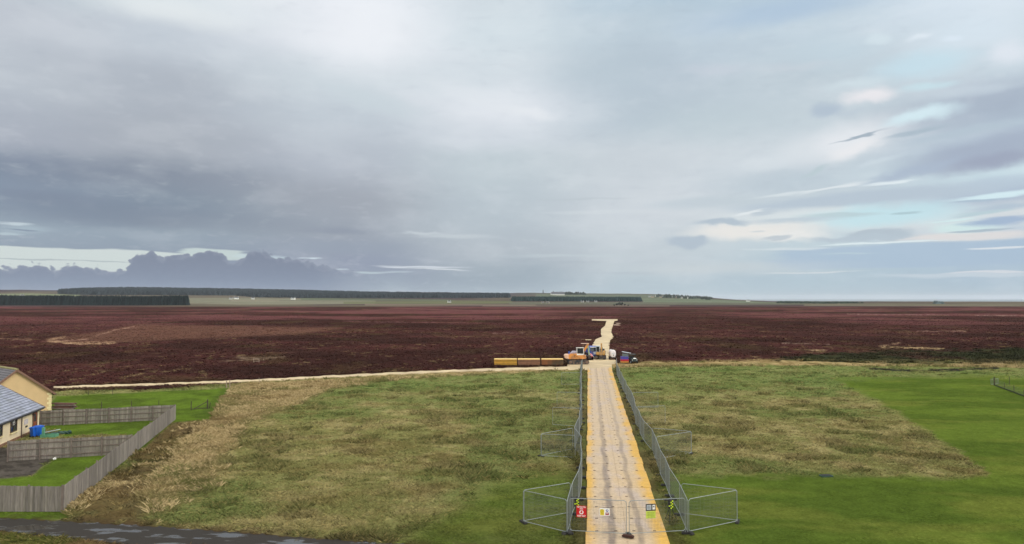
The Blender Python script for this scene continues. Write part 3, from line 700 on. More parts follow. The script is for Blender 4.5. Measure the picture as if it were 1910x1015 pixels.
# the sandy far path and cross trackway
def poly_sheet(name, pts, z, mat_, zt=0):
    o = MB(); vs = [G(x, y, z) for x, y in pts]; n = len(vs)
    me = bpy.data.meshes.new(name)
    import bmesh
    b = bmesh.new(); bv = [b.verts.new(v) for v in vs]; f = b.faces.new(bv)
    ex = bmesh.ops.extrude_face_region(b, geom=[f]); 
    for v in [e for e in ex['geom'] if isinstance(e, bmesh.types.BMVert)]: v.co.z -= .18
    bmesh.ops.recalc_face_normals(b, faces=b.faces); bmesh.ops.triangulate(b, faces=b.faces); b.to_mesh(me); b.free()
    me.materials.append(mat_); o = bpy.data.objects.new(name, me); C.objects.link(o); return o
m_sand = mat('pale_mats', lin((192, 172, 136)), var=.14, scale=.5, second=lin((150, 130, 104)), sscale=.14, samt=.45, bump=.2, bscale=3)
far_path = poly_sheet('path', FARPATH, .12, m_sand); tag(far_path, 'pale sandy access track winding into the moor', kind='structure')
bt = [(x, y - 1.9 + .5 * math.sin(x * .11) + .35 * math.sin(x * .31)) for x, y in [(q, np.interp(q, [p[0] for p in BRANCH], [p[1] for p in BRANCH])) for q in range(100, 1078, 9)]]
bb = [(x, y + 1.6 + (1.0 if x > 910 else 0) + .6 * math.sin(x * .17) + .4 * math.sin(x * .05)) for x, y in [(q, np.interp(q, [p[0] for p in BRANCH], [p[1] for p in BRANCH])) for q in range(100, 1078, 9)]]
br = poly_sheet('path', bt + bb[::-1], .10, m_sand); tag(br, 'pale side trackway running left along the moor edge', kind='structure')
yardp = poly_sheet('pavement', [(1060,690),(1058,680),(1100,672),(1150,671),(1152,677.5),(1141,679),(1142,689)], .07, m_sand); tag(yardp, 'pale matting at the crossing under the machines', kind='structure')

# ------------------------------------------------------------------ growing things that nobody could count
def tufts(name, pos, hgt, rad, col, blades, width, matname, lean=.6, seed=0, jit=.18):
    r_ = np.random.default_rng(seed); n = len(pos); B = blades
    ph = r_.uniform(0, 2 * np.pi, (n, B)); rr_ = r_.uniform(.0, 1., (n, B)) * rad[:, None] * .55
    bx = pos[:, 0, None] + np.cos(ph) * rr_; by = pos[:, 1, None] + np.sin(ph) * rr_; bz = np.broadcast_to(pos[:, 2, None], (n, B))
    h = hgt[:, None] * r_.uniform(.55, 1.1, (n, B)); ln = rad[:, None] * lean * r_.uniform(.4, 1.3, (n, B))
    dirj = ph + r_.normal(0, .5, (n, B))
    tx = bx + np.cos(dirj) * ln; ty = by + np.sin(dirj) * ln; tz = bz + h
    wd = width * (.6 + .8 * r_.random((n, B))) * (pos[:, 1, None] / 60).clip(.7, 3) ** .6; wa = r_.uniform(0, np.pi, (n, B))
    ox = np.cos(wa) * wd / 2; oy = np.sin(wa) * wd / 2
    mxx = bx + (tx - bx) * .42; myy = by + (ty - by) * .42; mzz = bz + h * .62
    v = np.stack([np.stack([bx - ox, by - oy, bz - .03], -1), np.stack([bx + ox, by + oy, bz - .03], -1), np.stack([mxx + ox * .8, myy + oy * .8, mzz], -1), np.stack([tx, ty, tz], -1)], 2).reshape(-1, 3)
    k = n * B; f = np.arange(k * 4).reshape(k, 4)
    c = np.repeat(col, B, 0) * r_.uniform(1 - jit, 1 + jit, (k, 1)); c = np.repeat(c, 4, 0)
    o = big_mesh(name, v, f, MATS[matname], np.clip(c, 0, 1), smooth=False); return o
MATS['blades'] = attr_mat('blades', rough=1., fine=(), bump=0, spec=.04)
def scatter(n, d0, d1, seed, spread=.86, p=1.):
    r_ = np.random.default_rng(seed); d = d0 * (d1 / d0) ** (r_.random(n) ** p); x = r_.uniform(-spread, spread, n) * d
    return np.stack([x, d, np.zeros(n)], -1), r_
def clear_mask(x, y, wt, pad=.55):
    k = (x > TRK_M * y + TL - pad) & (x < TRK_M * y + TR + pad) & (y < 141)
    k |= wt['road'] > .15; k |= wt['patio'] > .1
    px, py = wt['px'], wt['py']
    k |= sdf(px, py, FARPATH) > -1.0
    k |= (line_d(px, py, BRANCH) < 3.2)
    k |= sdf(px, py, [(1058,672),(1152,669),(1152,679),(1142,690),(1060,690)]) > 0
    # houses
    k |= sdf(x, y, [(-48.3,62),(-51.2,73.4),(-62,70),(-60,58)]) > -.2
    k |= sdf(x, y, [(-58.2,85),(-62.7,78.4),(-75,84),(-70,94)]) > -.2
    return k
def local(x, y): return height(x, y)

P, r_ = scatter(150000, 37, 142, 1)
ct, wt = tint(P[:, 0], P[:, 1]); bad = clear_mask(P[:, 0], P[:, 1], wt)
ok = ~bad & (wt['fld'] > .5) & (r_.random(len(P)) > sst(wt['straw'], .3, .95)) & (r_.random(len(P)) > wt['mud'] * 1.1)
mownness = np.maximum(wt['mown'], wt['mf'] * .8); ok &= r_.random(len(P)) > mownness * .45
P, ct, mo, n1 = P[ok], ct[ok], mownness[ok], wt['n1'][ok]
cl = vnoise(P[:, 0] * .9, P[:, 1] * .9, 201)
big = (vnoise(P[:, 0] * .35, P[:, 1] * .45, 207) > .66) & (mo < .4); h = (.08 + .18 * cl) * (1 - mo * .78) * np.where(big, 1.9, 1.); rad = (.16 + .16 * cl) * np.where(big, 1.25, 1.)
dark = (r_.random(len(P)) < .14) & (mo < .5)
ct = ct * np.where(dark, .42, 1.04)[:, None] * np.where(big, .8, 1.04)[:, None] * (.86 + .30 * r_.random((len(P), 1))); lt = (r_.random(len(P)) < .16) & (mo < .5)
ct = np.where(lt[:, None], ct * .5 + np.array(lin((158, 140, 92))) * .5, ct)
P[:, 2] = -.02
grass = tufts('grass', P, h, rad, ct, 6, .036, 'blades', 1.15, 5, jit=.32)
tag(grass, 'tufted rough green and ochre grass of the field', 'grass', kind='stuff')

P, r_ = scatter(300000, 37, 142, 2)
ct, wt = tint(P[:, 0], P[:, 1]); bad = clear_mask(P[:, 0], P[:, 1], wt)
ok = ~bad & (r_.random(len(P)) < sst(wt['straw'], .15, .9) * (1 - .93 * np.clip(wt['mud'] * 1.3, 0, 1))) & (P[:, 1] > 42.5)
P, ct = P[ok], ct[ok]; cl = vnoise(P[:, 0] * .5, P[:, 1] * .5, 202); band = (P[:, 1] > 112)
bry = np.interp(wt['px'][ok], [b[0] for b in BRANCH], [b[1] for b in BRANCH]); lowb = np.where(wt['px'][ok] < 1075, .12 + .88 * sst(wt['py'][ok] - bry, 5, 13), 1.)
h = np.where(band, (.4 + .5 * cl) * lowb, .16 + .42 * cl ** 1.2); rad = (.22 + .22 * cl) * np.where(band, .4 + .6 * lowb, 1.); h *= .6 + .5 * r_.random(len(P))
ct = ct * (.72 + .42 * r_.random((len(P), 1))) * (.75 + .5 * cl[:, None]); pal = r_.random(len(P)) < .25 + .35 * sst(vnoise(P[:, 0] * .3, P[:, 1] * .22, 209), .35, .6)
ct = np.where(pal[:, None], np.array(lin((184, 164, 122))) * (.8 + .35 * r_.random((len(P), 1))), ct)
straw = tufts('dry_grass', P, h, rad, ct, 9, .026, 'blades', 1.15, 6)
tag(straw, 'tall dry straw coloured grass in long strips', 'dry grass', kind='stuff')

P, r_ = scatter(150000, 96, 900, 3, .9, .95)
ct, wt = tint(P[:, 0], P[:, 1]); bad = clear_mask(P[:, 0], P[:, 1], wt)
ok = ~bad & (wt['fld'] < .4) & (wt['gorse'] < .4)
P, ct = P[ok], ct[ok]; P[:, 2] = .02
cl = vnoise(P[:, 0] * .25, P[:, 1] * .25, 203)
fade = sst(P[:, 1], 900, 350)[:, None]; h = (.12 + .28 * cl) * (.35 + .65 * fade[:, 0]); rad = .3 + .45 * r_.random(len(P)); ct = ct * (1 + (.28 * r_.random((len(P), 1)) - .15) * (.15 + .85 * fade))
heath = tufts('heather_vegetation', P, h, rad, ct, 5, .15, 'blades', 1.2, 7)
tag(heath, 'low dark red brown heather over the moor', 'heather', kind='stuff')

P, r_ = scatter(26000, 120, 215, 4, 1.0)
ct, wt = tint(P[:, 0], P[:, 1]); ok = (wt['gorse'] > .45) & ~clear_mask(P[:, 0], P[:, 1], wt)
P, ct = P[ok], ct[ok]; cl = vnoise(P[:, 0] * .3, P[:, 1] * .3, 204); keep = cl > .3; P, ct, cl = P[keep], ct[keep], cl[keep]
ct = ct * (.7 + .6 * r_.random((len(P), 1)))
gorse = tufts('undergrowth', P, .2 + .5 * cl, .5 + .4 * cl, ct, 14, .16, 'blades', .7, 8)
tag(gorse, 'dark green scrub at the moor edge on the right', 'scrub', kind='stuff')

# ------------------------------------------------------------------ conifer plantations far off
def find_r(px, py):
    az_ = math.atan((px - CX) / F); r = np.geomspace(700, 7000, 900); x = r * math.sin(az_); y = r * math.cos(az_)
    p = HORIZON + F * (CAMZ - height(x, y)) / y
    i = int(np.argmin(np.abs(p - py))); return x[i], y[i], float(height(x[i:i+1], y[i:i+1])[0])
def conifers(name, P, H, Wd, col, seed):
    r_ = np.random.default_rng(seed); n = len(P); vs = []; S = 6; k = np.arange(S) * 2 * np.pi / S; V_ = []; Fc = []
    per = 2 * (S + 1)
    for t, (z0, z1, wf) in enumerate(((.05, .68, 1.), (.42, 1.0, .66))):
        a = k[None, :] + r_.uniform(0, 6, (n, 1)); rr_ = Wd[:, None] * wf * .5 * r_.uniform(.75, 1.25, (n, S))
        ringv = np.stack([P[:, 0, None] + np.cos(a) * rr_, P[:, 1, None] + np.sin(a) * rr_, P[:, 2, None] + H[:, None] * z0 + 0 * rr_ + r_.uniform(-.03, .05, (n, S)) * H[:, None]], -1)
        apex = np.stack([P[:, 0] + r_.normal(0, .04, n) * Wd, P[:, 1], P[:, 2] + H * z1], -1)[:, None, :]
        V_.append(np.concatenate([ringv, apex], 1))
    V_ = np.concatenate(V_, 1).reshape(-1, 3); base = np.arange(n)[:, None] * per
    loc = []
    for t in range(2):
        for i in range(S): loc.append((t * (S + 1) + i, t * (S + 1) + (i + 1) % S, t * (S + 1) + S))
    loc = np.array(loc); Fc = (base[:, :, None] + loc[None]).reshape(-1, 3)
    c = np.repeat(col * r_.uniform(.65, 1.3, (n, 1)), per, 0)
    return big_mesh(name, V_, Fc, MATS['blades'], np.clip(c, 0, 1), smooth=False)
r_ = np.random.default_rng(11); n = 9000
px = np.concatenate([r_.uniform(-420, 352, n), r_.uniform(-420, 352, n // 2)]); d = np.concatenate([1375 + 330 * r_.random(n), 1372 + 12 * r_.random(n // 2)])
x = (px - CX) / F * d; z = height(x, d); gap = (np.abs(px - 140) < 2.2) & (d < 1480)
P = np.stack([x, d, z], -1)[~gap]
f1 = conifers('forest', P, 14.5 + 6.5 * vnoise(P[:, 0] * .013, P[:, 1] * .02, 5) + 3.4 * r_.random(len(P)) ** 2, 5 + 3.5 * r_.random(len(P)), np.array(lin((34, 43, 44)))[None], 1)
tag(f1, 'dark conifer plantation beyond the moor at left', 'forest', kind='stuff')
def poly_forest(name, poly, n, H, Wd, color, label, seed, r0=1700, r1=5600):
    r_ = np.random.default_rng(seed); xs = [p[0] for p in poly]
    px = r_.uniform(min(xs), max(xs), n * 6); r = r_.uniform(r0, r1, n * 6)
    x = (px - CX) / F * r; z = height(x, r); py = HORIZON + F * (CAMZ - z) / r
    ok = sdf(px, py, poly) > 0; P = np.stack([x, r, z], -1)[ok][:n]
    o = conifers(name, P, H * (.8 + .4 * r_.random(len(P))), Wd * (.8 + .5 * r_.random(len(P))), np.array(lin(color))[None], seed)
    return tag(o, label, 'forest', kind='stuff')
poly_forest('forest', [(110,544),(160,541.5),(240,540),(400,542),(560,544.5),(700,549),(950,551.5),(950,555.6),(840,556.5),(700,556.5),(560,556),(480,555),(440,551.5),(352,551),(160,550.5),(112,549)], 16000, 15, 17, (42, 50, 54), 'dark distant wood on the rise at left', 21, 2400, 5600)
poly_forest('forest', [(955,558.5),(1195,559.5),(1195,562.6),(955,562)], 5000, 12, 10, (40, 56, 56), 'dark green block of wood in the distance above the far track', 22, 1700, 3200)
poly_forest('forest', [(1030,548.6),(1092,549.4),(1092,550.4),(1030,549.6)], 130, 16, 22, (52, 60, 56), 'thin far treeline on the hill right of the tower', 23, 3000, 5600)
poly_forest('forest', [(1225,551.5),(1330,557.5),(1330,560),(1225,555)], 160, 12, 14, (56, 64, 58), 'scattered trees among the far village', 24, 2500, 5600)
poly_forest('forest', [(1450,563.8),(1618,566),(1618,567.6),(1450,565.8)], 350, 4.5, 10, (52, 62, 52), 'low hedge line in front of the sea', 25, 1700, 2700)
poly_forest('forest', [(1740,566.8),(1765,567),(1765,567.5),(1740,567.3)], 40, 8, 12, (78, 88, 88), 'small clump of trees near the coast at right', 26, 1500, 2700)

m_bark = mat('bark', lin((70, 58, 48))); m_leafd = mat('far_foliage', lin((44, 52, 42)), var=.3, scale=.6)
def blob(mb, c, r, seed, sq=.8):
    rg = random.Random(seed); nu, nv = 9, 6; vs = []; fs = []
    for j in range(nv + 1):
        th = math.pi * j / nv
        for i in range(nu):
            ph = 2 * math.pi * i / nu; k = r * (1 + rg.uniform(-.28, .22))
            vs.append((c[0] + k * math.sin(th) * math.cos(ph), c[1] + k * math.sin(th) * math.sin(ph), c[2] + k * sq * math.cos(th)))
    for j in range(nv):
        for i in range(nu): fs.append((j * nu + i, j * nu + (i + 1) % nu, (j + 1) * nu + (i + 1) % nu, (j + 1) * nu + i))
    mb.add(vs, fs)
for i, (px, py, hh) in enumerate([(1146,571,4), (1151,570.8,5.5), (1156,570.6,8.5), (1160,570.8,7), (1165,571,4.5), (1172,571.2,3.5)]):
    x, y, z = G(px, py); t = thing('tree', ['low dark bush at the left end of the small far clump', 'small dark tree second from left in the far clump', 'tallest tree of the small clump beyond the moor', 'round dark tree just right of the tallest in the clump', 'short dark tree near the right of the far clump', 'lowest dark bush at the right end of the far clump'][i], 'tree', (x, y, 0), group='small clump of trees beyond the moor')
    MB().tube((0, 0, 0), (0, 0, hh * .5), .35, 6, .2).build('trunk', m_bark, t)
    cb_ = MB()
    for q in range(5): blob(cb_, (random.uniform(-.3, .3) * hh, random.uniform(-.3, .3) * hh, hh * random.uniform(.45, .75)), hh * .3, i * 9 + q)
    cb_.build('crown', m_leafd, t)

# far farmhouses
m_white = mat('white_harling', lin((225, 224, 218)), var=.05); m_slate = mat('slate', lin((78, 80, 86)), var=.15); m_tan = mat('tan_harling', lin((196, 178, 150)), var=.05)
m_glassd = mat('dark_glass', lin((40, 44, 50)), rough=.12, var=.05, spec=.6)
def farm(px, py, wdt, label, group, long=1., m_=None, rz=None):
    x, y, z = find_r(px, py) if py < 566 else G(px, py)
    d = wdt * .55; hgt = min(5.5, wdt * .35)
    t = thing('farmhouse', label, 'house', (x, y, z - .5), rz if rz is not None else random.uniform(-.5, .5), group)
    MB().prism([(-d/2,0),(d/2,0),(d/2,hgt),(0,hgt+d*.34),(-d/2,hgt)], 'x', -wdt*long/2, wdt*long/2).build('wall', m_ or m_white, t)
    rf = MB().prism([(-d/2-.5,hgt-.2),(0,hgt+d*.34+.12),(d/2+.5,hgt-.2),(d/2+.5,hgt+.15),(0,hgt+d*.34+.5),(-d/2-.5,hgt+.15)], 'x', -wdt*long/2-.3, wdt*long/2+.3)
    r0_ = rf.build('roof', m_slate, t)
    for s in (-1, 1): MB().box((s * (wdt*long/2 - .8), 0, hgt + d * .34 + .9), (1, .9, 1.6)).build('chimney', m_white, r0_)
    for i in range(3): MB().box((-wdt * .3 + wdt * .3 * i, -d/2 - .05, hgt * .5), (1.2, .1, 1.5)).build('window', m_glassd, t)
    return t
for px, w_ in ((421, 13), (431, 11), (441, 16), (472, 12)): farm(px, 558.2, w_, 'white farm building in the small cluster right of the dark wood', 'white farm buildings right of the dark wood')
farm(547, 559, 15, 'lone white cottage in front of the far dark wood', 'far cottages')
farm(42, 552.5, 12, 'lone pale cottage at the foot of the far field at left', 'far cottages')
for px in (828, 838): farm(px, 564.4, 10, 'pale farm building on the plain beyond the moor', 'pale farm buildings mid plain')
farm(1040, 550.6, 62, 'long low white shed on the hill right of the tower', 'far cottages', long=1.2, rz=.05)
for px, py in ((1012, 566), (1022, 565.8)): farm(px, py, 7, 'small dark farmstead building left of the far track', 'small farmstead buildings', m_=m_tan)
for px, py in ((1086, 563.8), (1096, 563.7), (1111, 563.6)): farm(px, py, 8, 'pale building at the foot of the far green wood', 'pale buildings by the green wood')
for i in range(16):
    px = 1212 + i * 4.9 + random.uniform(-2, 2); farm(px, np.interp(px, [1205, 1250, 1300], [555.5, 555.8, 558]) - random.uniform(0, 2.2), random.uniform(10, 15), f'small {["white", "tan", "grey"][i % 3]} house of the far village on the hillside', f'{["white", "tan", "grey"][i % 3]} houses of the far village', m_=[m_white, m_tan, m_slate][i % 3])
farm(1395, 562.6, 12, 'white house alone near the coast', 'far cottages')
farm(1262, 551.4, 13, 'white house on the skyline above the village', 'far cottages')
x, y, z = find_r(1013, 548.2)
t = thing('tower', 'slim dark stone tower on the far hilltop', 'tower', (x, y, z - 1)); sc2 = y / F
MB().box((0, 0, 2 * sc2), (2.2 * sc2, 2.2 * sc2, 4 * sc2), taper=.85).build('base', m_slate, t)
MB().box((0, 0, 5.6 * sc2), (1.3 * sc2, 1.3 * sc2, 3.4 * sc2), taper=.8).build('shaft', m_slate, t)
MB().box((0, 0, 7.6 * sc2), (1.5 * sc2, 1.5 * sc2, .6 * sc2), taper=.5).build('cap', m_slate, t)

# ------------------------------------------------------------------ houses
m_har = mat('cream_harling', lin((222, 204, 172)), rough=.95, var=.06, scale=1.2, bump=.5, bscale=60)
m_har2 = mat('buff_harling', lin((205, 176, 132)), rough=.95, var=.05, scale=1., bump=.5, bscale=60)
m_tile = mat('grey_roof_tile', lin((136, 140, 156)), rough=.5, var=.18, scale=2.5, tint=True, second=lin((100, 104, 100)), sscale=1.2, samt=.5)
m_tile2 = mat('brown_roof_tile', lin((92, 88, 92)), rough=.55, var=.15, scale=2.5, tint=True)
m_fascia = mat('dark_fascia', lin((50, 46, 50)), rough=.4); m_barge = mat('brown_bargeboard', lin((120, 90, 74)), rough=.6)
m_ridge = mat('mossy_ridge_tile', lin((132, 126, 84)), var=.25, scale=3); m_frame = mat('window_frame_brown', lin((84, 66, 52)), rough=.5)
m_door = mat('brown_door', lin((134, 74, 48)), rough=.5); m_stone = mat('quoin_stone', lin((224, 208, 160)), var=.08)
m_glass = mat('window_glass', lin((46, 50, 54)), rough=.05, var=.05, spec=.8)
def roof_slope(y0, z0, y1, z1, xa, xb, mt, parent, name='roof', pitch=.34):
    """tiled slope from eave (y0,z0) up to ridge (y1,z1), in stepped courses of pan tiles"""
    L_ = math.hypot(y1 - y0, z1 - z0); nc = int(L_ / pitch); o = MB(); uy, uz = (y1 - y0) / L_, (z1 - z0) / L_; ny, nz_ = -uz, uy
    if nz_ < 0: ny, nz_ = -ny, -nz_
    nx = int((xb - xa) / .15); xs = [xa + (xb - xa) * i / nx for i in range(nx + 1)]
    rg = random.Random(5)
    for c in range(nc):
        a, b = c * L_ / nc, (c + 1) * L_ / nc + .03; low = .075; hi_ = .02; vs = []
        for i, x in enumerate(xs):
            wv = .022 * (1 if i % 2 else 0)
            vs += [(x, y0 + uy * a + ny * (low + wv - .07), z0 + uz * a + nz_ * (low + wv - .07)), (x, y0 + uy * a + ny * (low + wv), z0 + uz * a + nz_ * (low + wv)), (x, y0 + uy * b + ny * (hi_ + wv), z0 + uz * b + nz_ * (hi_ + wv))]
        for i in range(nx):
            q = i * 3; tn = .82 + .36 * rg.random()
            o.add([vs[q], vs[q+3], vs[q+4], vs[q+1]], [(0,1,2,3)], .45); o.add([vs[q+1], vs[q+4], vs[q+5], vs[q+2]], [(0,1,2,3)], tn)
    o.add([(xa, y0, z0 - .02), (xb, y0, z0 - .02), (xb, y1, z1 - .02), (xa, y1, z1 - .02)], [(0,1,2,3)], .5)
    return o.build(name, mt, parent)
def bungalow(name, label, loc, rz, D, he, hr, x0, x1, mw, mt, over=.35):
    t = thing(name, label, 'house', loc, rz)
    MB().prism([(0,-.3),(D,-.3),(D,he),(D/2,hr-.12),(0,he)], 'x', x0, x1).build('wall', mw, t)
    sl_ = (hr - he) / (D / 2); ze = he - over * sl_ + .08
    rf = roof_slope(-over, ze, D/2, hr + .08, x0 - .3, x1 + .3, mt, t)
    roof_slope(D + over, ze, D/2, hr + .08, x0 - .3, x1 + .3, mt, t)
    rd_ = MB(); n = int((x1 - x0 + .6) / .45)
    for i in range(n): xx = x0 - .3 + i * .45; rd_.tube((xx, D/2, hr + .13), (xx + .44, D/2, hr + .13), .15 + .004 * (i % 2), 8)
    rd_.build('ridge_tiles', m_ridge, rf)
    for yy, s in ((-over, -1), (D + over, 1)):
        g = MB(); g.tube((x0 - .32, yy + s * .07, ze - .03), (x1 + .32, yy + s * .07, ze - .03), .075, 8); g.box(((x0 + x1) / 2, yy, ze - .08), (x1 - x0 + .56, .04, .2)); g.build('gutter', m_fascia, t)
    for xx in (x0 - .3, x1 + .3):
        bb_ = MB()
        for y0_ in (-over, D + over): bb_.bar((xx, y0_, ze - .03), (xx, D/2, hr + .02), .05, .24)
        bb_.build('bargeboard', m_barge, t)
    return t
def window(parent, s, z0, z1, wd, mull=1, y=0, open_=None):
    f = MB(); fw = .08
    f.box((s, y - .01, z0 + fw/2), (wd, .1, fw)); f.box((s, y - .01, z1 - fw/2), (wd, .1, fw))
    for q in (-1, 1): f.box((s + q * (wd/2 - fw/2), y - .012, (z0+z1)/2), (fw, .1, z1 - z0 - 2*fw))
    if mull: f.box((s, y - .008, (z0+z1)/2), (.07, .09, z1 - z0 - 2*fw))
    f.box((s, y - .006, z0 + (z1-z0)*.66), (wd - 2*fw, .085, .05))
    o = f.build('window', m_frame, parent)
    MB().box((s, y - .005, (z0+z1)/2), (wd - .1, .03, z1 - z0 - .1)).build('pane', m_glass, o)
    MB().box((s, y - .08, z0 - .06), (wd + .16, .2, .09)).build('sill', m_stone, o)
    if open_:
        MB().box((s + .02, y - .022, z0 + (z1-z0)*.74), (wd*.25, .02, (z1-z0)*.36)).build('blind', m_white, o)
bh = bungalow('bungalow', 'cream harled bungalow with ribbed grey tiled roof at the left edge', (-48.6, 63.4, 0), math.radians(105.7), 9.0, 2.5, 5.22, -9, 9.95, m_har, m_tile)
window(bh, .95, 1.05, 2.1, .62, 0); window(bh, 3.7, .95, 2.15, 1.45, 1, open_=True); window(bh, -2.5, .95, 2.15, 1.4)
dr = MB(); dr.box((8.75, -.01, 1.02), (.95, .06, 2.04)); dro = dr.build('door', m_door, bh)
fr = MB(); fr.box((8.75, -.012, 2.1), (1.1, .12, .1)); fr.box((8.22, -.012, 1.02), (.08, .12, 2.04)); fr.box((9.28, -.012, 1.02), (.08, .12, 2.04)); fr.build('frame', m_frame, dro)
MB().box((8.75, -.045, 1.5), (.5, .02, .8)).build('pane', m_glass, dro); MB().tube((9.1, -.1, 1.0), (8.98, -.1, 1.0), .015, 6).build('handle', mat('steel_trim', lin((180,180,182)), rough=.3, metal=.8), dro)
MB().tube((5.4, -.09, 0), (5.4, -.09, 2.25), .045, 8).tube((5.4, -.09, 2.25), (5.65, -.4, 2.42), .045, 8).build('downpipe', mat('brown_pipe', lin((72,54,46)), rough=.4), bh)
MB().box((6.7, -.03, .95), (.45, .06, .16)).build('vent', m_fascia, bh)
MB().tube((8.1, -.02, 1.95), (8.1, -.2, 1.98), .05, 8).box((8.1, -.2, 1.9), (.12, .12, .16)).build('wall_lamp', m_fascia, bh)
MB().box((6.6, -.02, 1.45), (.9, .04, .5)).build('meter_cover', mat('meter_cover', lin((196,186,186))), bh)
MB().box((.5, -.03, .1), (19, .06, .34)).build('plinth', mat('base_course', lin((128,96,74)), var=.2), bh)
b2 = bungalow('bungalow', 'buff gable ended bungalow standing behind the grey roofed one', (-58.3, 85, 0), math.radians(146), 7.7, 2.35, 5.45, 0, 12, m_har2, m_tile2, over=.35)
q = MB()
for i in range(8): q.box((-.015 if i % 2 else -.02, .13 + (.08 if i % 2 else 0), .15 + i * .29), (.05, .5 if i % 2 else .3, .26), tint=1)
for i in range(8): q.box((.14, -.02, .15 + i * .29), (.3 if i % 2 else .5, .05, .26))
q.build('quoins', m_stone, b2)
MB().tube((.25, -.12, 0), (.25, -.12, 2.1), .045, 8).build('downpipe', MATS['brown_pipe'], b2)

# ------------------------------------------------------------------ timber garden fences
m_board = mat('weathered_board', lin((130, 122, 114)), rough=.85, var=.22, scale=2.2, stretch=(6, 6, .7), tint=True, bump=.3, bscale=25, second=lin((108, 102, 88)), sscale=.9, samt=.5)
m_post = mat('fence_post', lin((112, 100, 92)), rough=.85, var=.2)
def timber_fence(label, A, B, h, back=1, seed=0, sag=.03):
    A, B = Vector((*A, 0)), Vector((*B, 0)); L_ = (B - A).length; rz = math.atan2(B.y - A.y, B.x - A.x)
    t = thing('timber_fence', label, 'fence', A, rz); rg = random.Random(seed); ns = max(1, round(L_ / 2.4)); sl_ = L_ / ns
    for s in range(ns):
        o = MB(); nb = int(sl_ / .155); bt = rg.uniform(.88, 1.12)
        for i in range(nb):
            x = s * sl_ + (i + .5) * sl_ / nb; hh = h + rg.uniform(-.018, .018) + sag * math.sin(x * .7)
            o.box((x, rg.uniform(-.004, .004), hh / 2 + .02), (sl_ / nb - .012, .02, hh - .04), tint=bt * rg.choice([.72, .85, .95, 1., 1.05, 1.12, 1.25]))
        o.build('board_panel', m_board, t)
        for z in (.35, h * .55, h - .25): MB().box((s * sl_ + sl_ / 2, back * .035, z), (sl_ - .1, .045, .09)).build('rail', m_post, t)
    for s in range(ns + 1): MB().box((s * sl_, back * .075, (h + .06) / 2), (.095, .095, h + .06)).build('post', m_post, t)
    return t
timber_fence('weathered grey board fence facing the lane at the bottom left', (-46, 45.0), (-29.95, 45.0), 1.72, 1, 1)
timber_fence('long weathered board fence running back beside the dry grass strip', (-29.9, 45.05), (-39.5, 79), 1.72, 1, 2)
timber_fence('middle board fence between the two garden lawns', (-43.95, 58.8), (-34.75, 61.6), 1.74, -1, 3)
timber_fence('rear board fence along the back of the upper garden lawn', (-52.5, 74.9), (-39.62, 78.9), 1.7, -1, 4)

# garden things
def at(px, py, z=0): return Vector(G(px, py, z))
m_blue = mat('blue_plastic', lin((28, 92, 190)), rough=.4, var=.06); m_black = mat('black_rubber', lin((34, 34, 36)), rough=.8, var=.15); m_teal = mat('green_plastic', lin((92, 146, 118)), rough=.5); m_tealD = mat('dark_green_plastic', lin((38, 66, 56)), rough=.5)
def wheelie(label, p, rz, m_, s=1.):
    t = thing('wheelie_bin', label, 'bin', p, rz); b = MB()
    vs = []; 
    for z, w1, d1 in ((.1, .46, .5), (.95, .58, .68)): vs += [(-w1/2*s,-d1/2*s,z*s),(w1/2*s,-d1/2*s,z*s),(w1/2*s,d1/2*s,z*s),(-w1/2*s,d1/2*s,z*s)]
    b.add(vs, [(0,3,2,1),(4,5,6,7),(0,1,5,4),(1,2,6,5),(2,3,7,6),(3,0,4,7)]); b.box((0,0,.93*s), (.62*s,.72*s,.05*s)); b.build('body', m_, t, .015)
    MB().box((0,-.02*s,1.0*s), (.62*s,.78*s,.05*s)).prism([(-.35*s,1.02*s),(.35*s,1.02*s),(.2*s,1.08*s),(-.25*s,1.08*s)], 'x', -.28*s, .28*s).build('lid', m_, t, .01)
    MB().tube((-.25*s,.42*s,.95*s), (.25*s,.42*s,.95*s), .018, 6).build('handle', m_, t)
    for q_ in (-1, 1): MB().tube((q_*.22*s,.26*s,.1*s), (q_*.29*s,.26*s,.1*s), .1*s, 12).build('wheel', m_black, t)
    return t
wheelie('bright blue wheelie bin by the bungalow door, the right one', at(71.5, 814.5), 2.6, m_blue, 1.05); wheelie('bright blue wheelie bin by the bungalow wall, the left one', at(63.8, 815.5), 2.75, m_blue, .98)
p = at(92, 815.5); t = thing('garden_planter', 'green plastic garden trough with tall end panel and pale rail', 'planter', p, .1)
tr = MB(); 
for yy in (-.3, .3): tr.box((0, yy, .16), (1.5, .04, .32))
for xx in (-.74, .74): tr.box((xx, 0, .16), (.04, .56, .32))
tr.box((0, 0, .04), (1.44, .56, .04)); tr.build('trough', m_teal, t)
MB().box((-.55, -.05, .5), (.24, .2, 1.0)).build('end_panel', m_teal, t, .01); MB().bar((-.42, 0, .5), (.85, .35, .72), .12, .05).build('rail', mat('pale_rail', lin((186,196,200))), t)
p = at(110, 810); t = thing('tarpaulin', 'dark bundled tarpaulin lying on the grass beside the green trough', 'tarpaulin', p, .12)
b = MB(); blob(b, (0, 0, .12), .38, 3, .5); blob(b, (.55, .05, .12), .36, 4, .55); blob(b, (-.5, 0, .1), .33, 5, .45); blob(b, (.95, .1, .16), .24, 6, .9); b.build('sheet', m_tealD, t)
p = at(102, 857.5); b = MB(); blob(b, (0, 0, .09), .13, 8, .8); o = b.build('football', m_white); o.location = p; tag(o, 'small white ball on the lawn by the middle board fence', 'ball')
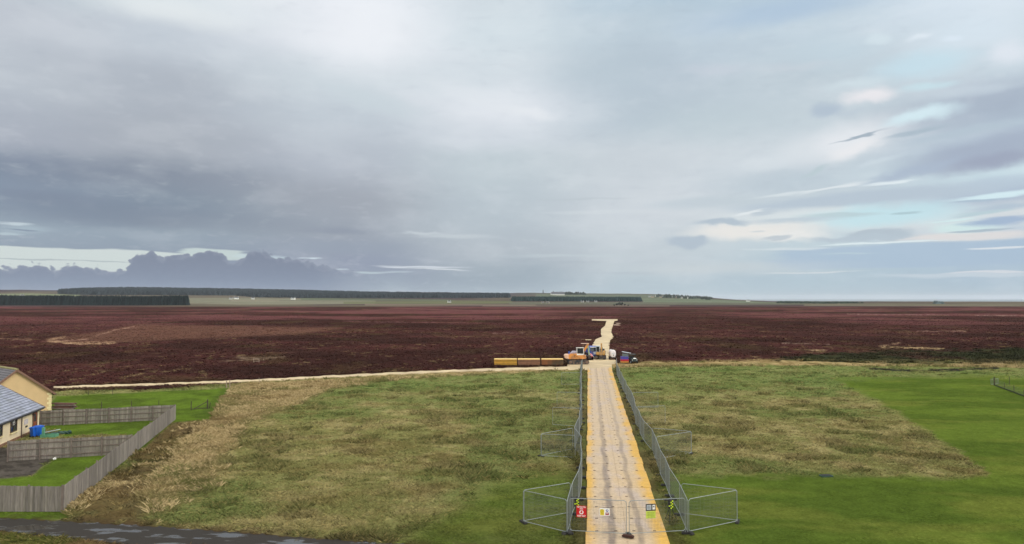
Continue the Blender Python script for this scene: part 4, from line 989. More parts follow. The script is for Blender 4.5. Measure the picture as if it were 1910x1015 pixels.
# stacked timber behind the house
p = at(122, 764); t = thing('timber_stack', 'stack of dark red brown timber beams beside the buff house', 'timber', p, .15); rg = random.Random(4)
for k_ in range(9):
    zz = .12 + (k_ % 4) * .2; yy = (k_ // 4) * .35 - .3; o = MB().bar((-1.35 + rg.uniform(-.2, .2), yy, zz + .12), (1.2 + rg.uniform(-.3, .2), yy + rg.uniform(-.1, .1), zz), .2, .13)
    o.build('beam', mat('red_timber' if k_ % 2 else 'grey_timber', lin((98, 66, 58)) if k_ % 2 else lin((120, 104, 96)), var=.25), t)
m_old = mat('old_post', lin((66, 58, 44)), var=.3); m_olive = mat('mossy_post', lin((74, 74, 46)), var=.3); m_wire = mat('fence_wire', lin((120, 118, 112)), rough=.5, metal=.5)
def post(px, py, h, label, r=.06, m_=None, group=None, lean=0):
    p = at(px, py); o = MB().tube((0, 0, -.1), (lean, 0, h), r, 8, r * .9).tube((lean, 0, h), (lean, 0, h + .03), r * .9, 8, r * .5).build('fence_post', m_ or m_old); o.location = p
    return tag(o, label, 'post', group)
p0 = at(356.5, 765); p1 = at(387, 762.5)
t = thing('strainer_fence', 'dark strainer post with diagonal strut at the lawn corner', 'fence', p1, 0); d_ = p0 - p1
MB().tube((0, 0, -.1), (0, 0, 1.2), .1, 8, .09).build('post', m_old, t); MB().tube((d_.x, d_.y, -.1), (d_.x, d_.y, 1.1), .06, 8, .055).build('post', m_old, t)
MB().tube((d_.x * .88, d_.y * .88, .08), (0, 0, .95), .05, 7).build('strut', m_old, t); MB().tube((d_.x, d_.y, .1), (0, 0, .12), .035, 7).build('rail', m_old, t)
post(390.5, 762, .75, 'short leaning stake beside the strainer post', .05, lean=.12)
for i, (px, py) in enumerate(((189, 770), (245, 768), (296, 767))): post(px, py, 1.35, 'slim fence stake showing just above the rear board fence', .045, group='stakes behind the rear board fence')
post(422.5, 724, 1.15, 'pale gate post at the lawn top corner, left of the pair', .09, mat('pale_post', lin((150, 132, 116)), var=.2)); post(428.5, 723.5, 1.25, 'pale gate post at the lawn top corner, right of the pair', .09, MATS['pale_post'])
post(483.5, 715, .9, 'lone pale stake standing in the dry grass by the side trackway', .05, MATS['pale_post'])
for px, py in ((165, 737), (210, 736.5)): post(px, py, .8, 'tiny stake on the moor edge behind the green lawn', .035, group='stakes on the moor edge')
post(1005.5, 689.5, 1.0, 'thin stake standing before the middle mat stack', .03); post(1035.7, 689.5, 1.0, 'thin stake standing before the right mat stack', .03)
# right-hand field fence
A, B = Vector((78.9, 109.8, 0)), Vector((73.7, 96, 0)); D_ = (B - A)
t = thing('wire_fence', 'stock wire fence with low board running out at the right edge', 'fence', A, 0)
MB().tube((0, 0, -.1), (0, 0, 1.4), .12, 8, .11).build('corner_post', m_olive, t)
for k_, hh in ((.33, 1.0), (.62, 1.15), (.9, 1.0), (1.3, 1.1), (1.7, 1.05), (2.1, 1.1)): q_ = D_ * k_; MB().tube((q_.x, q_.y, -.1), (q_.x, q_.y, hh), .055, 7, .05).build('post', m_olive, t)
MB().bar((0, 0, .1), (D_.x * 2.1, D_.y * 2.1, .1), .05, .2).build('gravel_board', mat('mossy_board', lin((58, 66, 36)), var=.2), t)
wi = MB()
for z in (.3, .45, .6, .8, 1.0): wi.tube((0, 0, z), (D_.x * 2.1, D_.y * 2.1, z), .008, 4)
for i in range(90): q_ = D_ * (i * 2.1 / 90); wi.tube((q_.x, q_.y, .25), (q_.x, q_.y, .8), .006, 3)
wi.build('wire_netting', m_wire, t)
g0 = at(1848.5, 718.8); g1 = at(1862, 717.6); gd = g1 - g0
t = thing('field_gate', 'small grey tubular gate beside the thick corner post', 'gate', g0, 0)
gf = MB().path([(0, 0, .15), (0, 0, 1.0), (gd.x, gd.y, 1.0), (gd.x, gd.y, .15), (0, 0, .15)], .03, 7); gf.build('frame', mat('gate_steel', lin((130, 138, 134)), rough=.45, metal=.5), t)
gb = MB()
for i in range(1, 9): q_ = gd * (i / 9); gb.tube((q_.x, q_.y, .15), (q_.x, q_.y, 1.0), .016, 5)
gb.build('bars', MATS['gate_steel'], t)
post(1883, 718, 1.35, 'tall slim post standing apart inside the right-hand field', .055, m_olive)
# pipe laid at the edge of the mown strip
p = at(1541, 889); t = thing('drain_cover', 'small dark drain cover at the edge of the mown strip', 'drain cover', p, .1)
MB().box((0, 0, .05), (.95, .5, .12)).build('kerb', m_tealD, t, .02); MB().box((0, 0, .13), (.75, .36, .03)).build('lid', m_black, t)

# ------------------------------------------------------------------ steel mesh site fencing
m_galv = mat('galvanised_tube', lin((140, 146, 145)), rough=.42, metal=.35, var=.1); m_mesh = mat('galvanised_wire', lin((112, 118, 114)), rough=.5, metal=.3, var=.05)
m_foot = mat('rubber_foot', lin((44, 42, 40)), rough=.9, var=.2)
PLN = 3.45
def make_panel():
    t = thing('mesh_fence_panel', 'x', 'fence panel', (0, 0, 0))
    z0, z1, r = .14, 2.06, .021; c = .1
    pts = [(c, 0, z0), (PLN - c, 0, z0), (PLN, 0, z0 + c), (PLN, 0, z1 - c), (PLN - c, 0, z1), (c, 0, z1), (0, 0, z1 - c), (0, 0, z0 + c), (c, 0, z0)]
    fr = MB().path(pts, r, 7); fr.tube((0, 0, .0), (0, 0, z0 + c), .02, 6); fr.tube((PLN, 0, .0), (PLN, 0, z0 + c), .02, 6); fr.build('frame', m_galv, t)
    ms = MB()
    for i in range(1, 38): x = PLN * i / 38; ms.tube((x, 0, z0), (x, 0, z1), .0038, 3, caps=False)
    for i in range(1, 9): z = z0 + (z1 - z0) * i / 9; ms.tube((0, .006, z), (PLN, .006, z), .003, 3, caps=False)
    ms.build('wire_mesh', m_mesh, t)
    ft = MB(); ft.prism([(-.34,0),(.34,0),(.36,.06),(.30,.13),(-.30,.13),(-.36,.06)], 'x', -.11, .11); ft.build('foot_block', m_foot, t)
    return t
ORD = ['first','second','third','fourth','fifth','sixth','seventh','eighth','ninth','tenth','eleventh','twelfth','thirteenth','fourteenth','fifteenth','sixteenth','seventeenth','eighteenth','nineteenth','twentieth','twenty-first','twenty-second','twenty-third','twenty-fourth','twenty-fifth','twenty-sixth','twenty-seventh','twenty-eighth','twenty-ninth','thirtieth','thirty-first','thirty-second']
proto = make_panel(); used = [False]
def panel(a, b, label, group, z=0.):
    a, b = Vector((*a[:2], z)), Vector((*b[:2], z))
    o = proto if not used[0] else copy_tree(proto); used[0] = True
    o.location = a; o.rotation_euler = (0, 0, math.atan2(b.y - a.y, b.x - a.x)); o.scale = ((b - a).length / PLN * .985, 1, 1)
    o['label'] = label; o['group'] = group
    for c_ in children(o):
        if c_.name.startswith('foot'): c_.scale = (PLN / (b - a).length, 1, 1)
    return o
def row(pts, side):
    k = 0
    for (ax, ay), (bx, by) in zip(pts, pts[1:]):
        L_ = math.hypot(bx - ax, by - ay); n = max(1, round(L_ / 3.5))
        for i in range(n):
            j0 = .10 * math.sin(k * 2.3) if i else 0; j1 = .10 * math.sin((k + 1) * 2.3) if i < n - 1 else 0
            a = (ax + (bx - ax) * i / n + j0, ay + (by - ay) * i / n); b = (ax + (bx - ax) * (i + 1) / n + j1, ay + (by - ay) * (i + 1) / n)
            panel(a, b, f'mesh fence panel, {ORD[k]} from the gate in the row {side} of the yellow trackway', f'mesh fence panels in the row {side} of the trackway'); k += 1
LROW = [(3.34,40.8),(3.97,44.5),(4.71,47.7),(5.55,53.5),(6.1,59.4),(5.67,59.9),(5.87,63.3),(6.86,68.85),(7.98,76.7),(8.3,82.1),(9.7,93.4),(10.1,99.9),(11.9,114.5),(12.3,121),(14.4,137)]
RROW = [(10.6,40.9),(11.0,44.35),(11.3,48.5),(11.9,54.05),(12.6,59.1),(13.0,62.5),(13.1,66.9),(13.96,75.9),(15.25,84.9),(17.06,102.6),(19.0,120),(19.95,127.6),(21.3,136.5)]
row([p for p in LROW if p != (5.67, 59.9)], 'left'); row(RROW, 'right')
MIDG = (6.86, 40.3)
panel((3.5, 40.85), MIDG, 'left leaf of the wire mesh gate across the trackway, carrying the red sign', 'mesh gate leaves across the trackway', .09)
panel((6.98, 40.3), (10.5, 40.85), 'right leaf of the wire mesh gate, carrying the black sign', 'mesh gate leaves across the trackway', .09)
BR = [((3.3,40.85),(.72,42.8),'front panel of the nearest brace on the left'), ((.72,42.85),(3.9,44.6),'rear panel of the nearest brace on the left'),
      ((10.7,40.95),(14.3,42.85),'front panel of the nearest brace on the right'), ((14.3,42.95),(11.1,44.4),'rear panel of the nearest brace on the right'),
      ((5.6,59.8),(2.6,60.4),'front panel of the second brace on the left'), ((2.6,60.5),(5.75,63.2),'rear panel of the second brace on the left'),
      ((12.7,59.2),(16.4,61.5),'front panel of the second brace on the right'), ((16.4,61.6),(13.1,63.2),'rear panel of the second brace on the right'),
      ((7.55,74.2),(4.5,75.2),'single panel bracing the left row, third from the gate'), ((8.8,86.9),(5.8,87.3),'single panel bracing the left row, fourth from the gate'),
      ((11.3,110.2),(8.1,110.2),'single panel bracing the left row, farthest from the gate'), ((15.6,86.9),(19.0,87.2),'single panel bracing the right row, farthest from the gate'), ((14.0,75.6),(17.4,76.2),'single panel bracing the right row, third from the gate')]
for a, b, l in BR: panel(a, b, 'grey mesh ' + l, 'mesh panels set out as braces')
for x, y in LROW[:4] + RROW[:4]: pass

# signs on the gate
m_red = mat('sign_red', lin((196, 26, 34)), rough=.4, var=.03); m_wh = mat('sign_white', lin((232, 232, 228)), rough=.4, var=.03); m_yel = mat('sign_yellow', lin((226, 204, 60)), rough=.4, var=.03)
m_blk = mat('sign_black', lin((30, 32, 34)), rough=.4, var=.03); m_lime = mat('sign_lime', lin((196, 214, 84)), rough=.45, var=.04); m_bl = mat('sign_blue', lin((62, 72, 150)), rough=.4, var=.03); m_mar = mat('sign_maroon', lin((140, 32, 58)), rough=.4, var=.03)
m_sgrey = mat('sign_grey', lin((196, 204, 212)), rough=.4, var=.06)
def lettering(name, txt, size, mt, parent, loc, wide=None):
    cu = bpy.data.curves.new('t', 'FONT'); cu.body = txt; cu.size = size; cu.align_x = 'CENTER'; cu.align_y = 'CENTER'; cu.offset = size * .022; cu.extrude = .001
    o = bpy.data.objects.new('t', cu); C.objects.link(o); bpy.context.view_layer.update()
    me = bpy.data.meshes.new_from_object(o.evaluated_get(bpy.context.evaluated_depsgraph_get())); bpy.data.objects.remove(o); bpy.data.curves.remove(cu)
    me.materials.clear(); me.materials.append(mt)
    q = bpy.data.objects.new(name, me); C.objects.link(q); q.parent = parent; q.location = loc; q.rotation_euler = (R(90), 0, 0)
    if wide:
        xs = [v.co.x for v in me.vertices]; w0 = max(xs) - min(xs); q.scale = (wide / w0, 1, 1)
    return q
def sign(label, px, py, ybase, w_, h_, mt, rz):
    p = at(px, py, 0); s_ = F / ybase; x = (px - CX) / s_ * 1.0; z = CAMZ - (py - HORIZON) / s_
    t = thing('sign', label, 'sign', (x, ybase, z), rz); MB().box((0, 0, 0), (w_, .012, h_)).build('board', mt, t, .004); return t
def disc(r, y=-.009, cx_=0, cz=0, n=20): return MB().tube((cx_, y + .002, cz), (cx_, y, cz), r, n)
rzl = math.atan2(40.3 - 40.85, 3.4)
s1 = sign('red restricted area notice with white symbol on the left gate leaf', 1082.8, 948.6, 40.6, .60, .68, m_red, rzl)
lettering('lettering', 'RESTRICTED', .11, m_wh, s1, (0, -.009, .26), .52); lettering('lettering', 'AREA', .10, m_wh, s1, (0, -.009, .155), .22); lettering('lettering', 'KEEP OUT', .13, m_wh, s1, (0, -.009, -.26), .50)
disc(.125, cz=-.04).build('symbol_disc', m_wh, s1); hd = MB()
hd.prism([(-.05,-.1),(.045,-.1),(.06,-.02),(.05,.05),(.035,.05),(.03,0),(.02,.07),(.005,.07),(.0,0),(-.012,.06),(-.027,.055),(-.03,-.02),(-.07,0),(-.075,-.015)], 'y', -.014, -.011); hd.build('hand_symbol', m_red, s1)
s2 = sign('white notice with yellow warning panel and blue and maroon symbols on the left gate leaf', 1125.5, 949.5, 40.3, .60, .43, m_wh, rzl)
MB().box((-.15, -.009, -.02), (.24, .004, .34)).build('warning_panel', m_yel, s2)
MB().prism([(-.25,.03),(-.05,.03),(-.15,.185)], 'y', -.016, -.012).build('warning_triangle', m_blk, s2); MB().prism([(-.225,.045),(-.075,.045),(-.15,.16)], 'y', -.021, -.018).build('triangle_face', m_yel, s2)
disc(.075, cx_=.15, cz=.09).build('blue_disc', m_bl, s2); MB().box((.15, -.009, -.1), (.2, .004, .15)).build('maroon_panel', m_mar, s2)
for i in range(3): MB().box((-.15, -.013, -.04 - i * .05), (.17, .003, .012)).build('text_line', m_blk, s2)
disc(.035, -.014, .15, .1).build('figure_symbol', m_wh, s2); MB().box((.15, -.014, -.09), (.13, .003, .03)).build('text_line', m_wh, s2)
rzr = math.atan2(.55, 3.5)
s3 = sign('black notice with two pale panels high on the right gate leaf', 1210.3, 941.2, 40.55, .62, .41, m_blk, rzr)
MB().box((-.11, -.009, .01), (.30, .004, .28)).build('pale_panel', m_sgrey, s3); MB().box((.19, -.009, .01), (.17, .004, .28)).build('pale_panel', m_wh, s3)
for i in range(3): MB().box((-.11, -.013, .08 - i * .07), (.22, .003, .02)).build('text_line', m_blk, s3)
disc(.04, -.013, .19, .04).build('symbol_disc', m_blk, s3)
s4 = sign('lime green notice with faint text lines under the black sign', 1210.3, 954.5, 40.53, .60, .43, m_lime, rzr)
for i in range(4): MB().box((-.02 + .03 * (i % 2), -.009, .13 - i * .085), (.48 - .08 * (i % 2), .004, .022)).build('text_line', mat('sign_olive', lin((140, 158, 60))), s4)

# beacon tripods behind the gate
m_hi = mat('hivis_yellow', lin((208, 232, 40)), rough=.5, var=.04)
def tripod(label, x, y, rz, h=1.38):
    t = thing('sensor_tripod', label, 'tripod', (x, y, 0), rz)
    for k_ in range(3):
        a = R(90 + 120 * k_ + 30); MB().tube((math.cos(a) * .05, math.sin(a) * .05, h - .42), (math.cos(a) * .5, math.sin(a) * .5, 0), .025, 7, .016).build('leg', m_black, t)
    MB().tube((0, 0, h - .55), (0, 0, h), .03, 8).build('mast', m_black, t)
    MB().box((0, 0, h - .22), (.30, .18, .52)).build('case', m_black, t, .02)
    ck = MB(); 
    for i in range(6):
        for j in range(2):
            if (i + j) % 2 == 0: ck.box((.02 + j * .085, -.096, h - .44 + i * .088), (.082, .012, .086))
    ck.box((-.1, -.096, h - .3), (.1, .012, .07)); ck.build('chequer_panel', m_hi, t)
    MB().tube((-.36, 0, h + .06), (.36, 0, h + .06), .035, 8).box((-.33, 0, h + .06), (.16, .12, .08)).box((.33, 0, h + .06), (.16, .12, .08)).build('cross_arm', m_black, t, .005)
    MB().tube((0, 0, h), (0, 0, h + .16), .09, 12, .07).build('sensor_head', m_fascia, t)
    return t
tripod('black tripod with yellow chequered case behind the right gate leaf', 10.05, 42.9, .1); tripod('black tripod with yellow chequered case behind the red sign', 4.15, 43.3, -.2)
ft = MB().prism([(-.34,0),(.34,0),(.36,.06),(.30,.13),(-.30,.13),(-.36,.06)], 'x', -.12, .12).build('rubber_block', mat('brown_rubber', lin((62, 36, 28)), rough=.9, var=.2), None, .015)
ft.location = (6.86, 40.05, .11); ft.rotation_euler = (0, 0, R(62)); tag(ft, 'loose dark brown rubber block under the middle of the gate', 'rubber block')

# ------------------------------------------------------------------ mat stacks, machines
m_gold = mat('gold_mat_edge', lin((196, 148, 56)), rough=.6, var=.15, tint=True); m_brownm = mat('brown_mat_edge', lin((138, 98, 72)), rough=.65, var=.2, tint=True)
m_paleM = mat('pale_mat_top', lin((222, 186, 112)), rough=.6, var=.12); m_gold2 = mat('mixed_mat_edge', lin((150, 96, 56)), rough=.65, var=.2, scale=.7, tint=True, second=lin((58, 60, 46)), sscale=.45, samt=.8)
def stack(label, px0, px1, mt, n=11, seed=0):
    ya = F * CAMZ / (681.5 - HORIZON); s_ = F / ya; x0 = (px0 - CX) / s_; x1 = (px1 - CX) / s_; wd = x1 - x0; rg = random.Random(seed)
    t = thing('mat_stack', label, 'mat stack', ((x0 + x1) / 2, ya + .9, .12), rg.uniform(-.012, .012), 'stacks of trackway mats beside the machines')
    for i in range(n):
        mm_ = m_paleM if i == n - 1 else mt; o = MB().box((rg.uniform(-.03, .03), rg.uniform(-.04, .04) - .02 * (i % 3), .06 + i * .115), (wd, 2.1, .095), tint=rg.uniform(.75, 1.25)); o.build('trackway_mat', mm_, t, .012)
    for q_ in (-.42, 0, .42): MB().box((q_ * wd, 0, -.02), (.15, 2.1, .1)).build('bearer', m_old, t)
    return t
stack('golden stack of trackway mats, leftmost of the three beside the machines', 922, 964, m_gold, seed=1)
stack('brownish stack of trackway mats, middle of the three beside the machines', 966, 1007, m_brownm, seed=2)
stack('brown and dark stack of trackway mats nearest the orange excavator', 1010, 1050, m_gold2, seed=3)

m_org = mat('orange_paint', lin((208, 138, 68)), second=lin((120, 98, 78)), sscale=1.3, samt=.6, rough=.4, var=.08); m_cream = mat('pale_counterweight', lin((214, 176, 148)), rough=.5); m_dk = mat('dark_steel', lin((52, 54, 58)), second=lin((120, 98, 78)), sscale=1.3, samt=.55, rough=.6, metal=.3, var=.2)
m_lav = mat('grey_hood', lin((160, 150, 164)), rough=.5); m_cabw = mat('white_cab', lin((222, 220, 214)), second=lin((120, 98, 78)), sscale=1.3, samt=.55, rough=.4); m_ybr = mat('ochre_paint', lin((176, 132, 66)), second=lin((120, 98, 78)), sscale=1.3, samt=.55, rough=.5, var=.15)
m_muddy = mat('muddy_steel', lin((112, 92, 80)), rough=.9, var=.25)
def track_unit(parent, y, L_=4.5, h=.92, w_=.6):
    o = MB(); r = h / 2; pts = []
    for i in range(9): a = math.pi / 2 + math.pi * i / 8; pts.append((-L_/2 + r + r * math.cos(a), r + r * math.sin(a)))
    for i in range(9): a = -math.pi / 2 + math.pi * i / 8; pts.append((L_/2 - r + r * math.cos(a), r + r * math.sin(a)))
    o.prism(pts, 'y', y - w_/2, y + w_/2)
    for (xa, za), (xb, zb) in zip(pts, pts[1:] + pts[:1]):
        n = max(1, int(math.hypot(xb-xa, zb-za) / .2))
        for k_ in range(n):
            f_ = (k_ + .5) / n; xx, zz = xa + (xb-xa)*f_, za + (zb-za)*f_; a = math.atan2(zb-za, xb-xa); M_ = Matrix.Rotation(-a, 3, 'Y'); o.box((xx, y, zz), (.12, w_ + .04, .05), M=M_)
    tr_ = o.build('track', m_dk, parent)
    wl = MB()
    for k_ in range(6): xx = -L_/2 + r + (L_ - 2*r) * k_ / 5; rr_ = .34 if k_ in (0, 5) else .17; sgn = -1 if y < 0 else 1; wl.tube((xx, y + sgn * w_/2, r if k_ in (0,5) else .25), (xx, y + sgn * (w_/2 + .06), r if k_ in (0,5) else .25), rr_, 14)
    wl.build('rollers', m_muddy, tr_); return tr_
def excavator(label, loc, rz, paint, boompts, stickpts, slew=0., hood=m_lav, emblem=True, cabm=m_cabw, s=1.):
    t = thing('excavator', label, 'excavator', loc, rz); t.scale = (s, s, s)
    track_unit(t, -1.05); track_unit(t, 1.05)
    MB().box((0, 0, .65), (2.2, 1.6, .5)).tube((0, 0, .85), (0, 0, 1.12), .65, 20).build('undercarriage', m_dk, t)
    bd = MB().prism([(-2.2,1.1),(1.5,1.1),(1.7,1.35),(1.5,1.95),(.6,2.05),(.35,2.3),(-1.4,2.3),(-2.2,2.05)], 'y', -1.2, 1.2); bd.build('body', paint, t, .04)
    MB().prism([(-2.9,1.3),(-2.15,1.15),(-2.15,2.1),(-2.75,2.05),(-2.95,1.8)], 'y', -1.22, 1.22).build('counterweight', m_cream if hood is m_lav else hood, t, .05)
    MB().prism([(-1.6,2.3),(-.2,2.3),(-.35,2.72),(-1.1,2.74)], 'y', -1.05, 1.0).build('hood', hood, t, .04)
    MB().tube((-2.0, -.6, 2.1), (-2.0, -.6, 2.75), .13, 10).build('exhaust', m_blue, t)
    # cab
    cx0, cx1, cy0, cy1, cz0, cz1 = -.35, 1.05, -1.18, -.28, 2.0, 3.45
    cabf = MB()
    for xx in (cx0, cx1):
        for yy in (cy0, cy1): cabf.box((xx, yy, (cz0 + cz1) / 2), (.1, .1, cz1 - cz0))
    cabf.box(((cx0+cx1)/2, (cy0+cy1)/2, cz1 + .05), (cx1 - cx0 + .2, cy1 - cy0 + .2, .1)); cabf.box(((cx0+cx1)/2, cy0, cz0 + .1), (1.4, .08, .3)); cabf.box((cx1 - .1, (cy0+cy1)/2, cz0 + .1), (.08, .8, .3))
    cb2 = cabf.build('cab', cabm, t, .015)
    MB().box(((cx0+cx1)/2, (cy0+cy1)/2, (cz0+cz1)/2 + .02), (cx1 - cx0 - .04, cy1 - cy0 - .04, cz1 - cz0 - .06)).build('glazing', m_glassd, cb2)
    if emblem:
        e = MB()
        for i in range(14):
            a0_, a1_ = R(50 + i * 19), R(50 + (i + 1) * 19)
            e.bar((-.75 + .2 * math.cos(a0_), -1.215, 1.72 + .2 * math.sin(a0_)), (-.75 + .2 * math.cos(a1_), -1.215, 1.72 + .2 * math.sin(a1_)), .02, .1)
        e.box((-.38, -1.215, 1.62), (.22, .02, .14)); e.build('emblem', m_blk, t)
    def limb(name, pts, w0, w1, mt, yw=.36):
        o = MB(); n = len(pts)
        for i in range(n - 1):
            a, b = Vector(pts[i]), Vector(pts[i+1]); wa = w0 + (w1 - w0) * i / (n - 1); o.bar(a, b, yw, wa); 
            o.tube((b.x, b.y - yw/2 - .01, b.z), (b.x, b.y + yw/2 + .01, b.z), wa * .5, 12)
        return o.build(name, mt, t, .015)
    bo = limb('boom', boompts, .5, .38, paint); st_ = limb('stick', stickpts, .34, .24, paint if hood is not m_lav else mat('pale_green_stick', lin((150, 170, 132)), var=.15), .28)
    a = Vector(boompts[0]) + Vector((.4, 0, -.1)); b = Vector(boompts[len(boompts)//2])
    for q_ in (-.24, .24): MB().tube(a + Vector((0, q_, 0)), b + Vector((0, q_, -.1)), .07, 8).build('ram', m_galv, bo)
    e = Vector(stickpts[-1]); bk = MB().prism([(-.5,0),(-.1,.12),(.35,.0),(.4,-.35),(.1,-.65),(-.35,-.6),(-.25,-.5),(.05,-.5),(.2,-.3),(.15,-.08),(-.1,.02)][:7] , 'y', -.45, .45)
    bko = bk.build('bucket', m_dk, t, .02); bko.location = e
    return t
p = at(1078.5, 680.0)
excavator('orange tracked excavator with white cab and folded arm beside the trackway', (p.x, p.y + .6, .1), R(2), m_org, [(.9,.25,1.9),(1.45,.25,2.9),(2.15,.25,4.1)], [(2.15,.25,4.15),(2.35,.25,2.9),(2.55,.25,1.75)], s=1.0)
p = at(1124, 673.0)
excavator('ochre and black excavator working with its bucket down on the track', (p.x, p.y + 3.2, .1), R(-100), m_ybr, [(.9,.3,1.9),(1.5,.3,3.4),(2.3,.3,4.2)], [(2.3,.3,4.25),(3.0,.3,2.9),(3.35,.3,1.2)], hood=mat('black_hood', lin((44,44,46))), emblem=False, cabm=MATS['sign_grey'], s=.86)
# blue truck
p = at(1109, 670.5)
t = thing('flatbed_truck', 'blue and white truck parked facing the camera behind the orange excavator', 'truck', (p.x, p.y + .1, .1), R(4)); m_tb = mat('truck_blue', lin((38, 74, 168)), second=lin((120, 98, 78)), sscale=1.3, samt=.55, rough=.35, var=.08); m_lb = mat('truck_light_blue', lin((110, 150, 206)), rough=.35)
cbm = MB().prism([(0,.7),(0,1.75),(.25,2.75),(.45,2.95),(2.0,2.95),(2.0,.7)], 'x', -1.18, 1.18); cbo = cbm.build('cab', m_tb, t, .05)
MB().add([(-1.02,-.02,1.78),(1.02,-.02,1.78),(.95,.215,2.66),(-.95,.215,2.66)], [(0,1,2,3)]).build('windscreen', m_glassd, cbo)
MB().box((0, .1, 2.72), (2.1, .28, .16)).build('sun_visor', m_wh, cbo, .02)
MB().box((.35, -.03, 1.35), (1.2, .06, .6)).build('grille', m_sgrey, cbo, .01); MB().box((-1.14, .3, 2.1), (.1, .5, 1.1)).build('door_pillar', m_lb, cbo)
for q_ in (-1, 1): MB().tube((q_ * .85, -.02, .95), (q_ * .85, -.07, .95), .14, 12).build('headlight', m_wh, t); MB().box((q_ * 1.38, .1, 2.2), (.18, .1, .4)).tube((q_*1.18,.15,2.35), (q_*1.38,.15,2.35), .02, 6).build('mirror', m_blk, t)
MB().box((0, -.08, .62), (2.36, .2, .34)).build('bumper', m_blk, t, .03)
MB().box((0, 3.9, 1.15), (2.4, 4.0, .16)).box((0, 3.7, .85), (.9, 5, .3)).build('load_bed', m_dk, t); MB().box((0, 2.05, 2.0), (2.36, .08, 1.6)).box((0, 4.3, 1.95), (2.2, 2.8, 1.4)).build('load', m_tb, t, .04)
for yy in (.9, 4.6):
    for q_ in (-1, 1):
        w1 = MB().tube((q_ * .85, yy, .48), (q_ * 1.15, yy, .48), .48, 20).build('wheel', m_black, t, .03); MB().tube((q_ * 1.15, yy, .48), (q_ * 1.18, yy, .48), .24, 14).build('rim', m_sgrey, w1)
p = at(1103, 671.5); t = thing('hose_reel', 'round pinkish red reel with white rim in front of the blue truck', 'reel', (p.x - .25, p.y - .9, .1), R(8))
MB().tube((0, -.2, 1.0), (0, .2, 1.0), .42, 20).build('drum', mat('reel_red', lin((214, 52, 84)), rough=.5), t); MB().tube((0, -.24, 1.0), (0, -.2, 1.0), .15, 12).bar((-.1, -.24, 1.5), (.7, -.24, .65), .04, .07).build('crank', m_wh, t)
for q_ in (-1, 1): MB().bar((q_ * .35, -.25, 0), (0, -.25, 1.0), .06, .06).bar((q_ * .35, .25, 0), (0, .25, 1.0), .06, .06).build('stand', m_blk, t)
# water bowser
p = at(1144, 671.8); t = thing('water_tank', 'white rounded water tank on a small two wheeled trailer', 'tank', (p.x, p.y + .1, .08), R(3))
pr = []
for i in range(28):
    a = 2 * math.pi * i / 28; ca, sa = math.cos(a), math.sin(a); pr.append((.64 * math.copysign(abs(ca) ** .7, ca), 1.38 + .86 * math.copysign(abs(sa) ** .75, sa)))
o = MB()
for (y0_, k0), (y1_, k1) in zip([(-.05,.6),(0,.88),(.1,1),(2.2,1)], [(0,.88),(.1,1),(2.2,1),(2.3,.8)]):
    n = len(pr); vs = [(x * k0, y0_, 1.38 + (z - 1.38) * k0) for x, z in pr] + [(x * k1, y1_, 1.38 + (z - 1.38) * k1) for x, z in pr]; o.add(vs, [(i, n + i, n + (i+1) % n, (i+1) % n) for i in range(n)], smooth=True)
    if y0_ == -.05: o.add([(x * .6, -.05, 1.38 + (z - 1.38) * .6) for x, z in pr], [tuple(range(n))])
o.build('tank_body', mat('white_tank', lin((226, 218, 216)), rough=.4, var=.05), t)
tk = MB().box((0, -.075, 1.5), (.62, .03, .1)).box((.0, -.075, 1.34), (.5, .03, .05)); tk.build('marking', m_sgrey, t); MB().box((.05, -.085, 1.05), (.16, .05, .18)).build('outlet', m_blk, t); MB().tube((0, 1.0, 2.2), (0, 1.0, 2.34), .22, 14).build('filler_cap', m_blk, t)
MB().box((0, 1.1, .45), (1.3, 2.4, .12)).bar((0, -.1, .45), (.0, -.9, .35), .1, .1).build('chassis', m_dk, t)
for q_ in (-1, 1): w1 = MB().tube((q_ * .6, 1.1, .32), (q_ * .82, 1.1, .32), .32, 16).build('wheel', m_black, t, .02)
# storage cage with coloured crates
p = at(1166, 678.0); t = thing('storage_cage', 'grey wire storage cage with tilted pale roof sheet right of the tank', 'cage', (p.x, p.y + .2, .0), R(-3)); cg = MB()
for xx in (-1, 1):
    for yy in (0, 1.3): cg.tube((xx, yy, 0), (xx, yy, 2.3), .022, 6)
for z in (.1, 2.3): cg.path([(-1,0,z),(1,0,z),(1,1.3,z),(-1,1.3,z),(-1,0,z)], .02, 6)
cg.build('frame', m_dk, t); wr = MB()
for i in range(1, 12): wr.tube((-1 + i / 6, 0, .1), (-1 + i / 6, 0, 2.3), .008, 3, caps=False)
wr.build('wire_mesh', m_mesh, t); MB().bar((-.55, .6, 2.5), (1.3, .6, 2.2), 1.4, .06).build('roof_sheet', m_sgrey, t)
m_cr = mat('crate_red', lin((206, 44, 52)), rough=.5); m_cy = mat('crate_yellow', lin((222, 160, 66)), rough=.5); m_cb = mat('crate_violet', lin((84, 72, 172)), rough=.5); m_ctl = mat('crate_grey', lin((112, 126, 128)), rough=.5)
def crate(label, z, h_, mt, w_=1.75, d_=1.1, x=0):
    c_ = thing('crate', label, 'crate', (p.x + x, p.y + .85, z), R(-3), 'coloured crates stacked in the cage'); o = MB().box((0, 0, .02), (w_, d_, .04))
    for q_ in (-1, 1): o.box((q_ * (w_/2 - .02), 0, h_/2 + .02), (.04, d_, h_ - .06)); o.box((0, q_ * (d_/2 - .02), h_/2 + .02), (w_ - .08, .04, h_ - .06))
    for i in range(7): o.box((-w_/2 + (i + .5) * w_/7, -d_/2 - .012, h_/2), (.05, .025, h_ - .06))
    o.build('box', mt, c_); MB().box((0, 0, h_ - .03), (w_ + .02, d_ + .02, .045)).build('lid', mt, c_)
